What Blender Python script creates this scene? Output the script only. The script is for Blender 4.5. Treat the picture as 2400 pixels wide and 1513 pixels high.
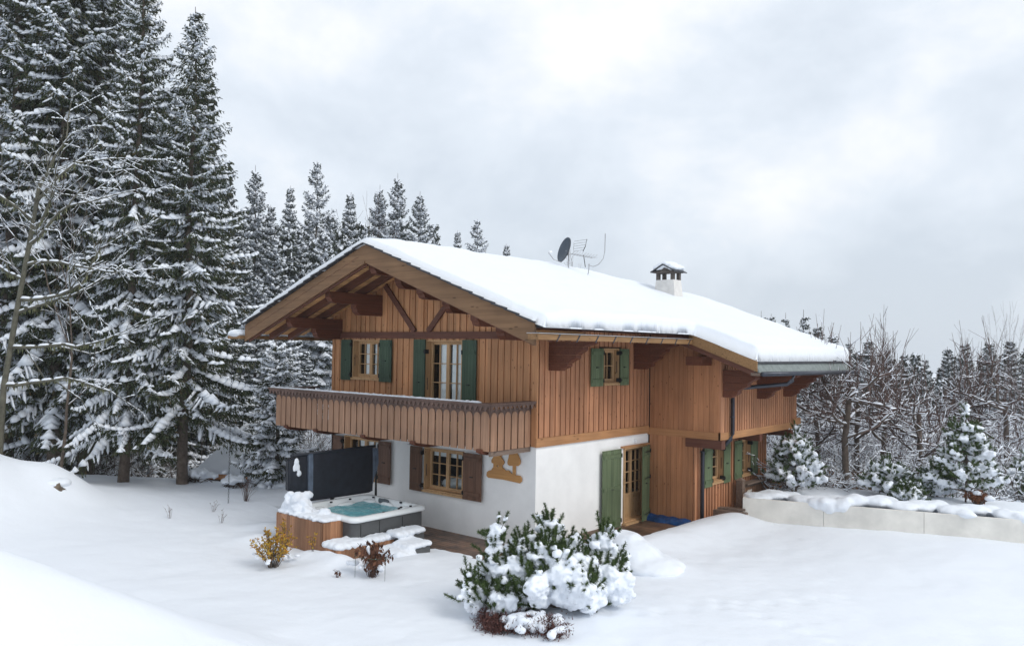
import bpy, math, random
import numpy as np
from math import radians as R, sin, cos, pi
for o in list(bpy.data.objects): bpy.data.objects.remove(o)
sc = bpy.context.scene
COL = sc.collection

# ------------------------------------------------------------------ camera
from mathutils import Matrix, Vector
cam_d = bpy.data.cameras.new('camera'); cam = bpy.data.objects.new('camera', cam_d); COL.objects.link(cam)
yaw, pitch, roll = R(130.33435501), R(1.84085778), R(0.88635523)
Fv = Vector((cos(pitch)*cos(yaw), cos(pitch)*sin(yaw), sin(pitch)))
rv = Vector((sin(yaw), -cos(yaw), 0)); uv = rv.cross(Fv)
r2 = cos(roll)*rv + sin(roll)*uv; u2 = -sin(roll)*rv + cos(roll)*uv
M = Matrix((r2, u2, -Fv)).transposed().to_4x4(); M.translation = Vector((12.09115, -15.20189, 4.78375))
cam.matrix_world = M
cam_d.sensor_width = 36; cam_d.lens = 1893.42/2400*36; cam_d.clip_start = .1; cam_d.clip_end = 3000
sc.camera = cam
sc.view_settings.view_transform = 'Standard'; sc.view_settings.look = 'None'
sc.view_settings.exposure = 0.25; sc.view_settings.gamma = 1

# ------------------------------------------------------------------ sky and sun
W = bpy.data.worlds.new('World'); sc.world = W; W.use_nodes = True
nt = W.node_tree; nt.nodes.clear()
def nn(t, **k):
    n = nt.nodes.new(t)
    for a, b in k.items(): setattr(n, a, b)
    return n
SUN_EL, SUN_AZ = R(42), R(6)      # azimuth measured from +X towards +Y
tc = nn('ShaderNodeTexCoord')
sky = nn('ShaderNodeTexSky', sky_type='NISHITA', sun_disc=False, sun_elevation=SUN_EL, sun_rotation=R(90)-SUN_AZ)
b1 = nn('ShaderNodeBackground'); b1.inputs[1].default_value = .1
nt.links.new(sky.outputs[0], b1.inputs[0])
mp = nn('ShaderNodeMapping'); mp.inputs['Scale'].default_value = (1.0, 1.0, 1.45); mp.inputs['Location'].default_value = (.35, .2, .1)
n1 = nn('ShaderNodeTexNoise'); n1.inputs['Scale'].default_value = 3.4; n1.inputs['Detail'].default_value = 8; n1.inputs['Roughness'].default_value = .56; n1.inputs['Distortion'].default_value = .12
nt.links.new(tc.outputs['Generated'], mp.inputs[0]); nt.links.new(mp.outputs[0], n1.inputs[0])
sx = nn('ShaderNodeSeparateXYZ'); nt.links.new(tc.outputs['Generated'], sx.inputs[0])
el = nn('ShaderNodeMapRange'); el.inputs[1].default_value = 0.0; el.inputs[2].default_value = .36; el.inputs[3].default_value = -.13; el.inputs[4].default_value = .02
nt.links.new(sx.outputs[2], el.inputs[0])
ad = nn('ShaderNodeMath', operation='ADD'); nt.links.new(n1.outputs[0], ad.inputs[0]); nt.links.new(el.outputs[0], ad.inputs[1])
cr = nn('ShaderNodeValToRGB'); e = cr.color_ramp.elements
e[0].position = .33; e[0].color = (.62, .685, .765, 1)
e[1].position = .66; e[1].color = (.95, .96, .975, 1)
m_ = cr.color_ramp.elements.new(.49); m_.color = (.745, .805, .88, 1)
nt.links.new(ad.outputs[0], cr.inputs[0])
b2 = nn('ShaderNodeBackground'); b2.inputs[1].default_value = 1.0
nt.links.new(cr.outputs[0], b2.inputs[0])
mxs = nn('ShaderNodeMixShader'); mxs.inputs[0].default_value = .93
nt.links.new(b1.outputs[0], mxs.inputs[1]); nt.links.new(b2.outputs[0], mxs.inputs[2])
wo = nn('ShaderNodeOutputWorld'); nt.links.new(mxs.outputs[0], wo.inputs[0])
sd = bpy.data.lights.new('sun', 'SUN'); sd.energy = 1.15; sd.angle = R(24); sd.color = (1, .96, .9)
sun = bpy.data.objects.new('sun', sd); COL.objects.link(sun)
sv = Vector((cos(SUN_EL)*cos(SUN_AZ), cos(SUN_EL)*sin(SUN_AZ), sin(SUN_EL)))
sun.rotation_euler = sv.to_track_quat('Z', 'Y').to_euler(); sun.location = sv*60

# ------------------------------------------------------------------ helpers
rnd = random.Random(7)
def hsh(ix, iy, iz, s=0):
    h = (ix*374761393 + iy*668265263 + iz*2147483647*3 + s*1442695041) & 0xFFFFFFFF
    h = ((h ^ (h >> 13))*1274126177) & 0xFFFFFFFF
    h = (h ^ (h >> 16)) & 0xFFFF
    return h/65535.0
def vnoise(x, y, z=0.0, s=0):
    x = np.asarray(x, float); y = np.asarray(y, float); z = np.zeros_like(x)+z
    ix = np.floor(x).astype(np.int64); iy = np.floor(y).astype(np.int64); iz = np.floor(z).astype(np.int64)
    fx, fy, fz = x-ix, y-iy, z-iz
    fx = fx*fx*(3-2*fx); fy = fy*fy*(3-2*fy); fz = fz*fz*(3-2*fz)
    r = 0
    for dx in (0, 1):
        for dy in (0, 1):
            for dz in (0, 1):
                w = (fx if dx else 1-fx)*(fy if dy else 1-fy)*(fz if dz else 1-fz)
                r = r + w*hsh(ix+dx, iy+dy, iz+dz, s)
    return r*2-1
def fbm(x, y, z=0.0, s=0, o=4):
    r = 0; a = .5; f = 1.0
    for i in range(o):
        r = r + a*vnoise(np.asarray(x)*f, np.asarray(y)*f, np.asarray(z)*f, s+i); a *= .5; f *= 2.03
    return r
def sstep(a, b, x):
    t = np.clip((x-a)/(b-a), 0, 1); return t*t*(3-2*t)

class MB:
    """collects geometry; one MB becomes one mesh object"""
    def __init__(s, fn=None): s.V = []; s.F = []; s.n = 0; s.fn = fn
    def add(s, v, f):
        if s.fn: v = [s.fn(*p) for p in v]
        s.V.append(np.asarray(v, float).reshape(-1, 3)); n = s.n
        s.F.append([tuple(i+n for i in q) for q in f]); s.n += len(v)
    def box(s, a0, a1, b0, b1, c0, c1):
        v = [(a0,b0,c0),(a1,b0,c0),(a1,b1,c0),(a0,b1,c0),(a0,b0,c1),(a1,b0,c1),(a1,b1,c1),(a0,b1,c1)]
        s.add(v, [(0,3,2,1),(4,5,6,7),(0,1,5,4),(1,2,6,5),(2,3,7,6),(3,0,4,7)])
    def hexa(s, v): s.add(v, [(0,3,2,1),(4,5,6,7),(0,1,5,4),(1,2,6,5),(2,3,7,6),(3,0,4,7)])
    def obox(s, c, ax, ay, az):
        """oriented box: centre and three half-axis vectors"""
        c, ax, ay, az = [np.array(q, float) for q in (c, ax, ay, az)]
        s.hexa([tuple(c+i*ax+j*ay+k*az) for k in (-1, 1) for i, j in ((-1,-1),(1,-1),(1,1),(-1,1))])
    def prism(s, poly, c0, c1):
        """polygon in (a,b), extruded along c"""
        n = len(poly)
        v = [(p[0], p[1], c0) for p in poly]+[(p[0], p[1], c1) for p in poly]
        f = [tuple(range(n-1, -1, -1)), tuple(range(n, 2*n))]+[(i, (i+1) % n, n+(i+1) % n, n+i) for i in range(n)]
        s.add(v, f)
    def tube(s, pts, r, k=8, cap=True):
        P = [np.array(p, float) for p in pts]; rr = r if hasattr(r, '__len__') else [r]*len(P)
        v = []; up = np.array([0, 0, 1.0])
        for i, p in enumerate(P):
            d = P[min(i+1, len(P)-1)]-P[max(i-1, 0)]; d = d/(np.linalg.norm(d)+1e-9)
            a = np.cross(d, up if abs(d[2]) < .95 else np.array([1.0, 0, 0])); a /= np.linalg.norm(a); b = np.cross(d, a)
            for j in range(k):
                t = 2*pi*j/k; v.append(tuple(p+rr[i]*(a*cos(t)+b*sin(t))))
        f = []
        for i in range(len(P)-1):
            for j in range(k):
                f.append((i*k+j, i*k+(j+1) % k, (i+1)*k+(j+1) % k, (i+1)*k+j))
        if cap: f += [tuple(range(k-1, -1, -1)), tuple(range((len(P)-1)*k, len(P)*k))]
        s.add(v, f)
    def mesh(s, name, off=(0,0,0), smooth=False):
        V = np.concatenate(s.V)-np.array(off); F = [q for l in s.F for q in l]
        me = bpy.data.meshes.new(name); me.from_pydata(V.tolist(), [], F)
        if smooth: me.shade_smooth()
        return me
def npmesh(name, V, F, mats=None, smooth=True, mi=None):
    """V (n,3), F (m,k) numpy arrays"""
    me = bpy.data.meshes.new(name); k = F.shape[1]
    me.vertices.add(len(V)); me.vertices.foreach_set('co', V.astype(np.float32).ravel())
    me.loops.add(F.size); me.loops.foreach_set('vertex_index', F.astype(np.int32).ravel())
    me.polygons.add(len(F)); me.polygons.foreach_set('loop_start', np.arange(0, F.size, k, dtype=np.int32))
    try: me.polygons.foreach_set('loop_total', np.full(len(F), k, dtype=np.int32))
    except Exception: pass
    if mi is not None: me.polygons.foreach_set('material_index', mi.astype(np.int32))
    me.polygons.foreach_set('use_smooth', np.full(len(F), smooth))
    me.update(calc_edges=True); me.validate()
    for m in (mats or []): me.materials.append(m)
    return me
def link(name, me, parent=None, loc=None, mat=None):
    o = bpy.data.objects.new(name, me); COL.objects.link(o)
    if mat is not None: me.materials.append(mat)
    if parent is not None: o.parent = parent
    if loc is not None: o.location = loc
    return o
def tag(o, label=None, cat=None, group=None, kind=None):
    if label: o['label'] = label
    if cat: o['category'] = cat
    if group: o['group'] = group
    if kind: o['kind'] = kind
    return o
def thing(name, label, cat, loc=(0,0,0), group=None, rz=0):
    o = bpy.data.objects.new(name, None); COL.objects.link(o); o.empty_display_size = .3
    o.location = loc; o.rotation_euler = (0, 0, rz)
    return tag(o, label, cat, group)
def rootloc(p):
    while p.parent: p = p.parent
    return p.location
def part(name, mb, mat, parent, label=None, smooth=False, bev=0):
    """mb in world coordinates; becomes a child of parent whose thing is unrotated"""
    me = mb.mesh(name, off=tuple(rootloc(parent)), smooth=smooth)
    o = link(name, me, parent, mat=mat)
    if bev:
        b = o.modifiers.new('bevel', 'BEVEL'); b.width = bev; b.segments = 2; b.limit_method = 'ANGLE'
    if label: o['label'] = label
    return o
def solo(name, mb, mat, label, cat, loc, group=None, smooth=False, kind=None):
    me = mb.mesh(name, off=loc, smooth=smooth); o = link(name, me, None, loc, mat)
    return tag(o, label, cat, group, kind)

def blob(name, spheres, voxel, seed=0, amp=.25, mat=None, fr=3.0, smooth_it=3, disp=1.1):
    """snow lump: union of squashed, noisy balls (x,y,z,rx,ry,rz) voxel-merged and smoothed"""
    import bmesh
    bm = bmesh.new(); bmesh.ops.create_icosphere(bm, subdivisions=2, radius=1)
    sv_ = np.array([v.co[:] for v in bm.verts]); sf = np.array([[v.index for v in f.verts] for f in bm.faces]); bm.free()
    Vs = []; Fs = []; n = 0
    for i, s in enumerate(spheres):
        x, y, z, rx, ry, rz = s[:6]; v = sv_.copy()
        v = v*(1+amp*fbm(v[:,0]*1.3+i*7.1, v[:,1]*1.3, v[:,2]*1.3, seed, 2))[:, None]
        v = v*np.array([rx, ry, rz])
        if len(s) > 6:
            a = s[6]; v = np.stack([v[:,0]*cos(a)-v[:,1]*sin(a), v[:,0]*sin(a)+v[:,1]*cos(a), v[:,2]], 1)
        Vs.append(v+np.array([x, y, z])); Fs.append(sf+n); n += len(v)
    me = npmesh(name, np.concatenate(Vs), np.concatenate(Fs))
    o = bpy.data.objects.new('tmp', me); COL.objects.link(o)
    m = o.modifiers.new('r', 'REMESH'); m.mode = 'VOXEL'; m.voxel_size = voxel
    m2 = o.modifiers.new('s', 'SMOOTH'); m2.iterations = smooth_it; m2.factor = .6
    dg = bpy.context.evaluated_depsgraph_get(); ev = o.evaluated_get(dg)
    nm = bpy.data.meshes.new_from_object(ev); nm.name = name
    bpy.data.objects.remove(o); bpy.data.meshes.remove(me)
    co = np.zeros(len(nm.vertices)*3, np.float32); nm.vertices.foreach_get('co', co); co = co.reshape(-1, 3)
    no = np.zeros(len(nm.vertices)*3, np.float32); nm.vertices.foreach_get('normal', no); no = no.reshape(-1, 3)
    d = fbm(co[:,0]*fr*4, co[:,1]*fr*4, co[:,2]*fr*4, seed+5, 3)*voxel*disp
    nm.vertices.foreach_set('co', (co+no*d[:, None]).astype(np.float32).ravel())
    nm.shade_smooth(); nm.materials.clear()
    if mat: nm.materials.append(mat)
    nm.update()
    return nm

# ------------------------------------------------------------------ materials
def mat(name):
    m = bpy.data.materials.new(name); m.use_nodes = True; t = m.node_tree
    b = t.nodes['Principled BSDF']; return m, t, b
def N(t, typ, **k):
    n = t.nodes.new(typ)
    for a, b in k.items():
        if a.startswith('i_'): n.inputs[a[2:].replace('_', ' ')].default_value = b
        else: setattr(n, a, b)
    return n
def ramp(t, stops, src):
    r = N(t, 'ShaderNodeValToRGB'); el_ = r.color_ramp.elements
    el_[0].position, el_[0].color = stops[0][0], (*stops[0][1], 1); el_[1].position, el_[1].color = stops[-1][0], (*stops[-1][1], 1)
    for p, c in stops[1:-1]: q = el_.new(p); q.color = (*c, 1)
    t.links.new(src, r.inputs[0]); return r
def bump(t, b, src, s=.3, d=.02):
    bp = N(t, 'ShaderNodeBump'); bp.inputs['Strength'].default_value = s; bp.inputs['Distance'].default_value = d
    t.links.new(src, bp.inputs['Height']); t.links.new(bp.outputs[0], b.inputs['Normal']); return bp
def wood(name, c1, c2, axis='Z', rough=.6, island=.35, knots=True, scale=1.0, stain=None):
    m, t, b = mat(name); L = t.links.new
    tc = N(t, 'ShaderNodeTexCoord'); geo = N(t, 'ShaderNodeNewGeometry')
    off = N(t, 'ShaderNodeVectorMath', operation='SCALE'); off.inputs['Scale'].default_value = 37.0
    cb = N(t, 'ShaderNodeCombineXYZ')
    for i in range(3): L(geo.outputs['Random Per Island'], cb.inputs[i])
    L(cb.outputs[0], off.inputs[0])
    av = N(t, 'ShaderNodeVectorMath', operation='ADD'); L(tc.outputs['Object'], av.inputs[0]); L(off.outputs[0], av.inputs[1])
    mpn = N(t, 'ShaderNodeMapping'); s = {'X': (.6, 14, 14), 'Y': (14, .6, 14), 'Z': (14, 14, .6)}[axis]
    mpn.inputs['Scale'].default_value = tuple(q*scale for q in s); L(av.outputs[0], mpn.inputs[0])
    n = N(t, 'ShaderNodeTexNoise', i_Scale=1.6, i_Detail=5.0, i_Roughness=.62, i_Distortion=.4); L(mpn.outputs[0], n.inputs[0])
    n2 = N(t, 'ShaderNodeTexNoise', i_Scale=.8, i_Detail=3.0); L(tc.outputs['Object'], n2.inputs[0])
    r = ramp(t, [(.3, c1), (.72, c2)], n.outputs[0])
    mr = N(t, 'ShaderNodeMapRange'); mr.inputs[3].default_value = 1-island; mr.inputs[4].default_value = 1+island*.75
    L(geo.outputs['Random Per Island'], mr.inputs[0])
    mr2 = N(t, 'ShaderNodeMapRange'); mr2.inputs[1].default_value = .3; mr2.inputs[2].default_value = .7; mr2.inputs[3].default_value = .8; mr2.inputs[4].default_value = 1.12
    L(n2.outputs[0], mr2.inputs[0])
    mu = N(t, 'ShaderNodeMath', operation='MULTIPLY'); L(mr.outputs[0], mu.inputs[0]); L(mr2.outputs[0], mu.inputs[1])
    vm = N(t, 'ShaderNodeVectorMath', operation='SCALE'); L(r.outputs[0], vm.inputs[0]); L(mu.outputs[0], vm.inputs['Scale'])
    out = vm.outputs[0]
    if knots:
        mk = N(t, 'ShaderNodeMapping'); k = {'X': (1.4, 5, 5), 'Y': (5, 1.4, 5), 'Z': (5, 5, 2.6)}[axis]; mk.inputs['Scale'].default_value = k
        L(av.outputs[0], mk.inputs[0])
        vo = N(t, 'ShaderNodeTexVoronoi', i_Scale=1.3); L(mk.outputs[0], vo.inputs[0])
        kr = ramp(t, [(.0, (.35, .28, .25)), (.09, (.55, .5, .45)), (.13, (1, 1, 1))], vo.outputs['Distance'])
        mm = N(t, 'ShaderNodeMix', data_type='RGBA', blend_type='MULTIPLY'); mm.inputs[0].default_value = 1
        L(out, mm.inputs[6]); L(kr.outputs[0], mm.inputs[7]); out = mm.outputs[2]
    if stain:
        ns = N(t, 'ShaderNodeTexNoise', i_Scale=stain[1], i_Detail=6.0, i_Roughness=.7); L(tc.outputs['Object'], ns.inputs[0])
        rs = ramp(t, [(.42, (0, 0, 0)), (.62, (1, 1, 1))], ns.outputs[0])
        mx = N(t, 'ShaderNodeMix', data_type='RGBA'); L(rs.outputs[0], mx.inputs[0]); L(out, mx.inputs[6]); mx.inputs[7].default_value = (*stain[0], 1); out = mx.outputs[2]
    L(out, b.inputs['Base Color']); b.inputs['Roughness'].default_value = rough
    b.inputs['Specular IOR Level'].default_value = .3
    bump(t, b, n.outputs[0], .35, .004)
    return m
def plain(name, c, rough=.5, metal=0, var=.12, sc_=6.0, bs=.15, spec=.4):
    m, t, b = mat(name); tc = N(t, 'ShaderNodeTexCoord')
    n = N(t, 'ShaderNodeTexNoise', i_Scale=sc_, i_Detail=5.0, i_Roughness=.6); t.links.new(tc.outputs['Object'], n.inputs[0])
    r = ramp(t, [(.3, tuple(q*(1-var) for q in c)), (.7, tuple(min(1, q*(1+var)) for q in c))], n.outputs[0])
    t.links.new(r.outputs[0], b.inputs['Base Color']); b.inputs['Roughness'].default_value = rough; b.inputs['Metallic'].default_value = metal
    b.inputs['Specular IOR Level'].default_value = spec
    if bs: bump(t, b, n.outputs[0], bs, .01)
    return m
def snowmat(name, c=(.80, .84, .895), s1=3.0, bs=.35):
    m, t, b = mat(name); tc = N(t, 'ShaderNodeTexCoord'); L = t.links.new
    n = N(t, 'ShaderNodeTexNoise', i_Scale=s1, i_Detail=6.0, i_Roughness=.55); L(tc.outputs['Object'], n.inputs[0])
    n2 = N(t, 'ShaderNodeTexNoise', i_Scale=55.0, i_Detail=3.0); L(tc.outputs['Object'], n2.inputs[0])
    ad_ = N(t, 'ShaderNodeMath', operation='MULTIPLY_ADD'); L(n2.outputs[0], ad_.inputs[0]); ad_.inputs[1].default_value = .13; L(n.outputs[0], ad_.inputs[2])
    bump(t, b, ad_.outputs[0], bs, .05)
    b.inputs['Base Color'].default_value = (*c, 1); b.inputs['Roughness'].default_value = .65; b.inputs['Specular IOR Level'].default_value = .25
    return m
def foliage(name, c1, c2, c3=None, rough=.7):
    m, t, b = mat(name); geo = N(t, 'ShaderNodeNewGeometry')
    st = [(0, c1), (1, c2)] if c3 is None else [(0, c1), (.8, c2), (1, c3)]
    r = ramp(t, st, geo.outputs['Random Per Island'])
    t.links.new(r.outputs[0], b.inputs['Base Color']); b.inputs['Roughness'].default_value = rough; b.inputs['Specular IOR Level'].default_value = .2
    return m
M_snow = snowmat('snow'); M_gsnow = snowmat('ground_snow', s1=2.2, bs=.5); M_tsnow = snowmat('tree_snow', (.84, .88, .94), 8, .2)
M_clad = wood('cladding', (.38, .173, .088), (.555, .268, .143), 'Z', island=.19)
M_cladg = wood('gable_cladding', (.42, .19, .084), (.61, .315, .155), 'Z', island=.20)
M_wing = wood('wing_cladding', (.35, .150, .068), (.50, .235, .113), 'Z', island=.16)
M_belt = wood('belt_timber', (.38, .18, .075), (.52, .27, .125), 'Y', island=.15)
M_beltx = wood('belt_timber_x', (.36, .165, .07), (.48, .245, .11), 'X', island=.15)
M_fascia = wood('fascia_timber', (.155, .083, .040), (.25, .142, .072), 'X', island=.1, scale=.6)
M_eave = wood('eave_timber', (.22, .12, .05), (.33, .19, .085), 'Y', island=.1)
M_dark = wood('dark_timber', (.085, .028, .014), (.16, .052, .026), 'Y', island=.25)
M_darkx = wood('dark_timber_x', (.10, .038, .024), (.16, .062, .038), 'X', island=.2)
M_lath = wood('lath', (.68, .36, .15), (.82, .48, .22), 'Y', island=.2, knots=False)
M_balc = wood('balcony_timber', (.26, .145, .088), (.40, .23, .145), 'Z', island=.14, knots=False)
M_balcr = wood('rail_timber', (.10, .062, .050), (.17, .105, .083), 'X', island=.1, knots=False)
M_frame = wood('window_timber', (.44, .26, .125), (.60, .39, .21), 'Z', island=.1)
M_sgreen = wood('shutter_green_shaded', (.030, .056, .036), (.060, .098, .060), 'Z', island=.2, knots=False)  # gable shutters: the green is darkened partly for the shade on that wall
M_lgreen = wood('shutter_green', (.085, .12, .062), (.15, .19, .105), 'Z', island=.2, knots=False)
M_sbrown = wood('shutter_brown', (.11, .058, .038), (.18, .095, .06), 'Z', island=.18, knots=False)
M_deck = wood('deck_timber', (.13, .07, .045), (.27, .16, .10), 'X', island=.3, rough=.4, stain=((.05, .035, .028), 1.6))
M_cedar = wood('cedar', (.26, .12, .06), (.42, .22, .12), 'Z', island=.4, knots=False)
M_sign = wood('sign_timber', (.46, .22, .07), (.62, .33, .12), 'X', island=.05)
M_greyw = wood('weathered_timber', (.14, .10, .075), (.26, .19, .15), 'Y', island=.2)
M_plas = plain('plaster', (.88, .88, .87), .85, var=.06, sc_=1.4, bs=.25)
M_concrete = plain('planter_concrete', (.76, .735, .68), .8, var=.14, sc_=1.6, bs=.1)
M_chim = plain('chimney_plaster', (.70, .68, .65), .85, var=.1, sc_=5, bs=.3)
M_soot = plain('soot', (.10, .085, .075), .9, var=.5, sc_=9)
M_black = plain('black_iron', (.02, .02, .022), .5, .3)
M_slate = plain('slate', (.035, .036, .042), .55, var=.3, sc_=9)
M_slateg = plain('slate_grey', (.20, .23, .22), .5, var=.25, sc_=7)
M_zinc = plain('gutter_metal', (.055, .06, .075), .35, .6, var=.2)
M_alu = plain('aluminium', (.45, .45, .46), .4, .8)
M_dish = plain('dish_grey', (.075, .095, .12), .5)
M_vinyl = plain('cover_vinyl', (.014, .017, .026), .45, var=.3, sc_=5, bs=.35)
M_vinylg = plain('cover_vinyl_grey', (.10, .13, .18), .5, var=.3, sc_=5, bs=.35)
M_tub = plain('tub_acrylic', (.80, .83, .84), .2, var=.03, sc_=3, bs=0)
M_cab = plain('tub_cabinet', (.085, .088, .09), .5, var=.15, sc_=4)
M_grey = plain('grey_plastic', (.11, .125, .14), .5)
M_tarp = plain('blue_tarp', (.01, .05, .16), .45, var=.4, sc_=4, bs=.5)
M_rock = plain('rock', (.12, .095, .07), .9, var=.6, sc_=4, bs=.8)
M_bark = plain('bark', (.11, .085, .068), .9, var=.45, sc_=7, bs=.8)
M_barkg = plain('mossy_bark', (.10, .095, .07), .9, var=.4, sc_=5, bs=.6)
M_barkr = plain('red_twig', (.10, .062, .052), .8, var=.3, sc_=8, bs=0)
M_backing = plain('shadow_backing', (.035, .018, .012), .8)  # near-black behind the boards, puts shadow into the gaps between them
M_cloth = plain('white_cloth', (.86, .88, .90), .8, var=.06, sc_=5)
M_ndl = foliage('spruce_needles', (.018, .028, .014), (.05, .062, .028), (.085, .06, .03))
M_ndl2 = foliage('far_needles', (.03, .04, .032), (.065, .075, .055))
M_pine = foliage('pine_needles', (.024, .048, .016), (.10, .145, .045))
M_gold = foliage('gold_leaf', (.40, .17, .02), (.46, .32, .05), (.20, .07, .02))
M_brn = foliage('brown_leaf', (.08, .035, .022), (.16, .07, .04))
M_heath = foliage('heather', (.05, .022, .02), (.14, .06, .05))
M_lichen = foliage('lichen', (.13, .14, .07), (.20, .20, .11))
M_rust = foliage('rust_leaf', (.16, .06, .03), (.26, .11, .05))
def glassmat():
    m, t, b = mat('window_glass'); t.nodes.remove(b); L = t.links.new
    lw = N(t, 'ShaderNodeLayerWeight'); pw_ = N(t, 'ShaderNodeMath', operation='POWER'); pw_.inputs[1].default_value = 4; L(lw.outputs['Facing'], pw_.inputs[0]); fr = N(t, 'ShaderNodeMath', operation='MULTIPLY_ADD'); fr.inputs[1].default_value = .6; fr.inputs[2].default_value = .045; L(pw_.outputs[0], fr.inputs[0]); tr = N(t, 'ShaderNodeBsdfTransparent'); tr.inputs[0].default_value = (.95, .97, .97, 1)
    gl = N(t, 'ShaderNodeBsdfGlossy'); gl.inputs['Roughness'].default_value = .02
    mx = N(t, 'ShaderNodeMixShader'); L(fr.outputs[0], mx.inputs[0]); L(tr.outputs[0], mx.inputs[1]); L(gl.outputs[0], mx.inputs[2])
    L(mx.outputs[0], t.nodes['Material Output'].inputs[0]); return m
M_glass = glassmat()
def watermat():
    m, t, b = mat('pool_water'); tc = N(t, 'ShaderNodeTexCoord'); L = t.links.new
    n = N(t, 'ShaderNodeTexNoise', i_Scale=5.0, i_Detail=6.0, i_Roughness=.65, i_Distortion=1.2); L(tc.outputs['Object'], n.inputs[0])
    r = ramp(t, [(.35, (.10, .36, .42)), (.56, (.20, .50, .55)), (.74, (.62, .80, .82))], n.outputs[0])
    L(r.outputs[0], b.inputs['Base Color']); b.inputs['Roughness'].default_value = .12
    bump(t, b, n.outputs[0], .6, .03); return m
M_water = watermat()

# ------------------------------------------------------------------ ground
DECK = [(-8.4, 1.45, -1.35, 0.4), (-.5, 1.5, -1.5, 6.7), (-8.4, 1.4, 0, 12), (-5.2, -2.0, -3.0, 0)]
def rectd(x, y, r):
    dx = np.maximum(r[0]-x, x-r[1]); dy = np.maximum(r[2]-y, y-r[3])
    return np.where((dx > 0) & (dy > 0), np.hypot(dx, dy), np.maximum(dx, dy))
def seg(x, y, a, b):
    ax, ay = a; bx, by = b; L2 = (bx-ax)**2+(by-ay)**2
    t = ((x-ax)*(bx-ax)+(y-ay)*(by-ay))/L2
    return t*math.sqrt(L2), ((x-ax)*(by-ay)-(y-ay)*(bx-ax))/math.sqrt(L2)
PW0, PW1 = (2.17, 6.75), (15.2, 11.05)
STEPS = [(3.6+.33*i+.06*(i % 3), -3.4+.42*i, .09) for i in range(11)]+[(5.2+.5*i, -1.0-.18*i, .1) for i in range(7)]
def ground(x, y, fine=True):
    x = np.asarray(x, float); y = np.asarray(y, float)
    h = .07+.10*fbm(x*.22, y*.22, 0, 3, 3)+.035*fbm(x*.9, y*.9, 0, 4, 3)
    h = h+.014*fbm(x*4.2, y*4.2, 0, 14, 2)+.022*fbm(x*1.9, y*1.3, 0, 15, 2)
    # snow heaped between deck and lawn on the right
    h = h+.30*np.exp(-((x-2.15-.06*(y-3))/.75)**2)*sstep(-.6, 2.0, y)*(1-sstep(6.2, 7.2, y))
    h = h+.14*sstep(4, 9, x)*(1-sstep(7, 9, y))
    h = h+.22*np.exp(-(((x-3.0)/.75)**2+((y-.45)/.65)**2))
    # dug-out round the bushes and the soft heaps by the tub
    h = h-.10*np.exp(-(((x-3.0)/1.2)**2+((y+4.5)/.7)**2))+.16*np.exp(-(((x-3.0)/1.0)**2+((y+3.1)/.9)**2))
    for (cx_, cy_, a, s_) in ((-3.05, -4.15, .17, .33), (-2.6, -4.05, .15, .28), (-2.1, -4.05, .2, .30), (-2.35, -4.5, .1, .5), (-5.4, -4.0, .12, .5), (-6.3, -3.2, .16, .5), (-3.6, -4.6, .1, .4), (-1.2, -3.0, .12, .7)):
        h = h+a*np.exp(-((x-cx_)**2+(y-cy_)**2)/s_**2)
    # bank on the far left
    h = h+2.6*np.exp(-(((x+13.9)/2.6)**2+((y+9.6)/3.4)**2))+.50*np.exp(-(((x+12.7)/1.1)**2+((y+5.9)/.9)**2))
    # near bank, crest falling to the right
    t, d = seg(x, y, (2.35, -8.6), (.77, -11.59))
    H = np.clip(.34+.52*t, 0, 3.4)*sstep(-1.6, .4, t)
    h = h+H*np.exp(-(d/np.where(d > 0, 2.0, 2.6))**2)
    # fall of the land behind
    t, d = seg(x, y, (-11, .3), (-15.5, -2.6)); d = -d if False else d
    dl = (x+11)*-.54+(y-.3)*.84
    h = h-2.6*sstep(.4, 11, dl)*(1-sstep(-6, -1, x))
    dp = (x-2.17)*-.313+(y-6.75)*.95
    rt = sstep(0, 3, x)
    h = h+.48*sstep(.12, .75, dp)*sstep(1.9, 2.2, x)*(1-sstep(3.5, 6, dp))
    h = h-5.5*sstep(4, 55, dp)*sstep(-20, 4, x)
    r = np.hypot(x, y); h = h-3*sstep(60, 200, r)+6*sstep(200, 500, r)
    # deck and house footprint stay clear of snow
    dd = np.minimum.reduce([rectd(x, y, q) for q in DECK])+.10*fbm(x*2.2, y*2.2, 0, 9, 3)
    k = 1-sstep(-.03, .20, dd)
    h = h*(1-k)+(-.13)*k
    if fine:
        for (fx, fy, a) in STEPS:
            q = ((x-fx)**2+(y-fy)**2)
            h = h-a*.28*np.exp(-q/.02)+a*.10*np.exp(-(np.sqrt(q)-.22)**2/.010)
    return h
n = 560
tt = np.linspace(-1, 1, n)
def warp(c): return c+1.55*np.sinh(6.1*tt)/1.0*1.0
gx, gy = np.meshgrid(warp(1.0), warp(-1.5), indexing='ij')
gz = ground(gx, gy)
V = np.stack([gx, gy, gz], -1).reshape(-1, 3); I = np.arange(n*n).reshape(n, n)
F = np.stack([I[:-1, :-1], I[1:, :-1], I[1:, 1:], I[:-1, 1:]], -1).reshape(-1, 4)
gnd = link('snowy_ground', npmesh('snowy_ground', V, F, [M_gsnow])); tag(gnd, kind='structure')
def gz_(x, y): return float(ground(np.array([x]), np.array([y]), False)[0])

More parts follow.
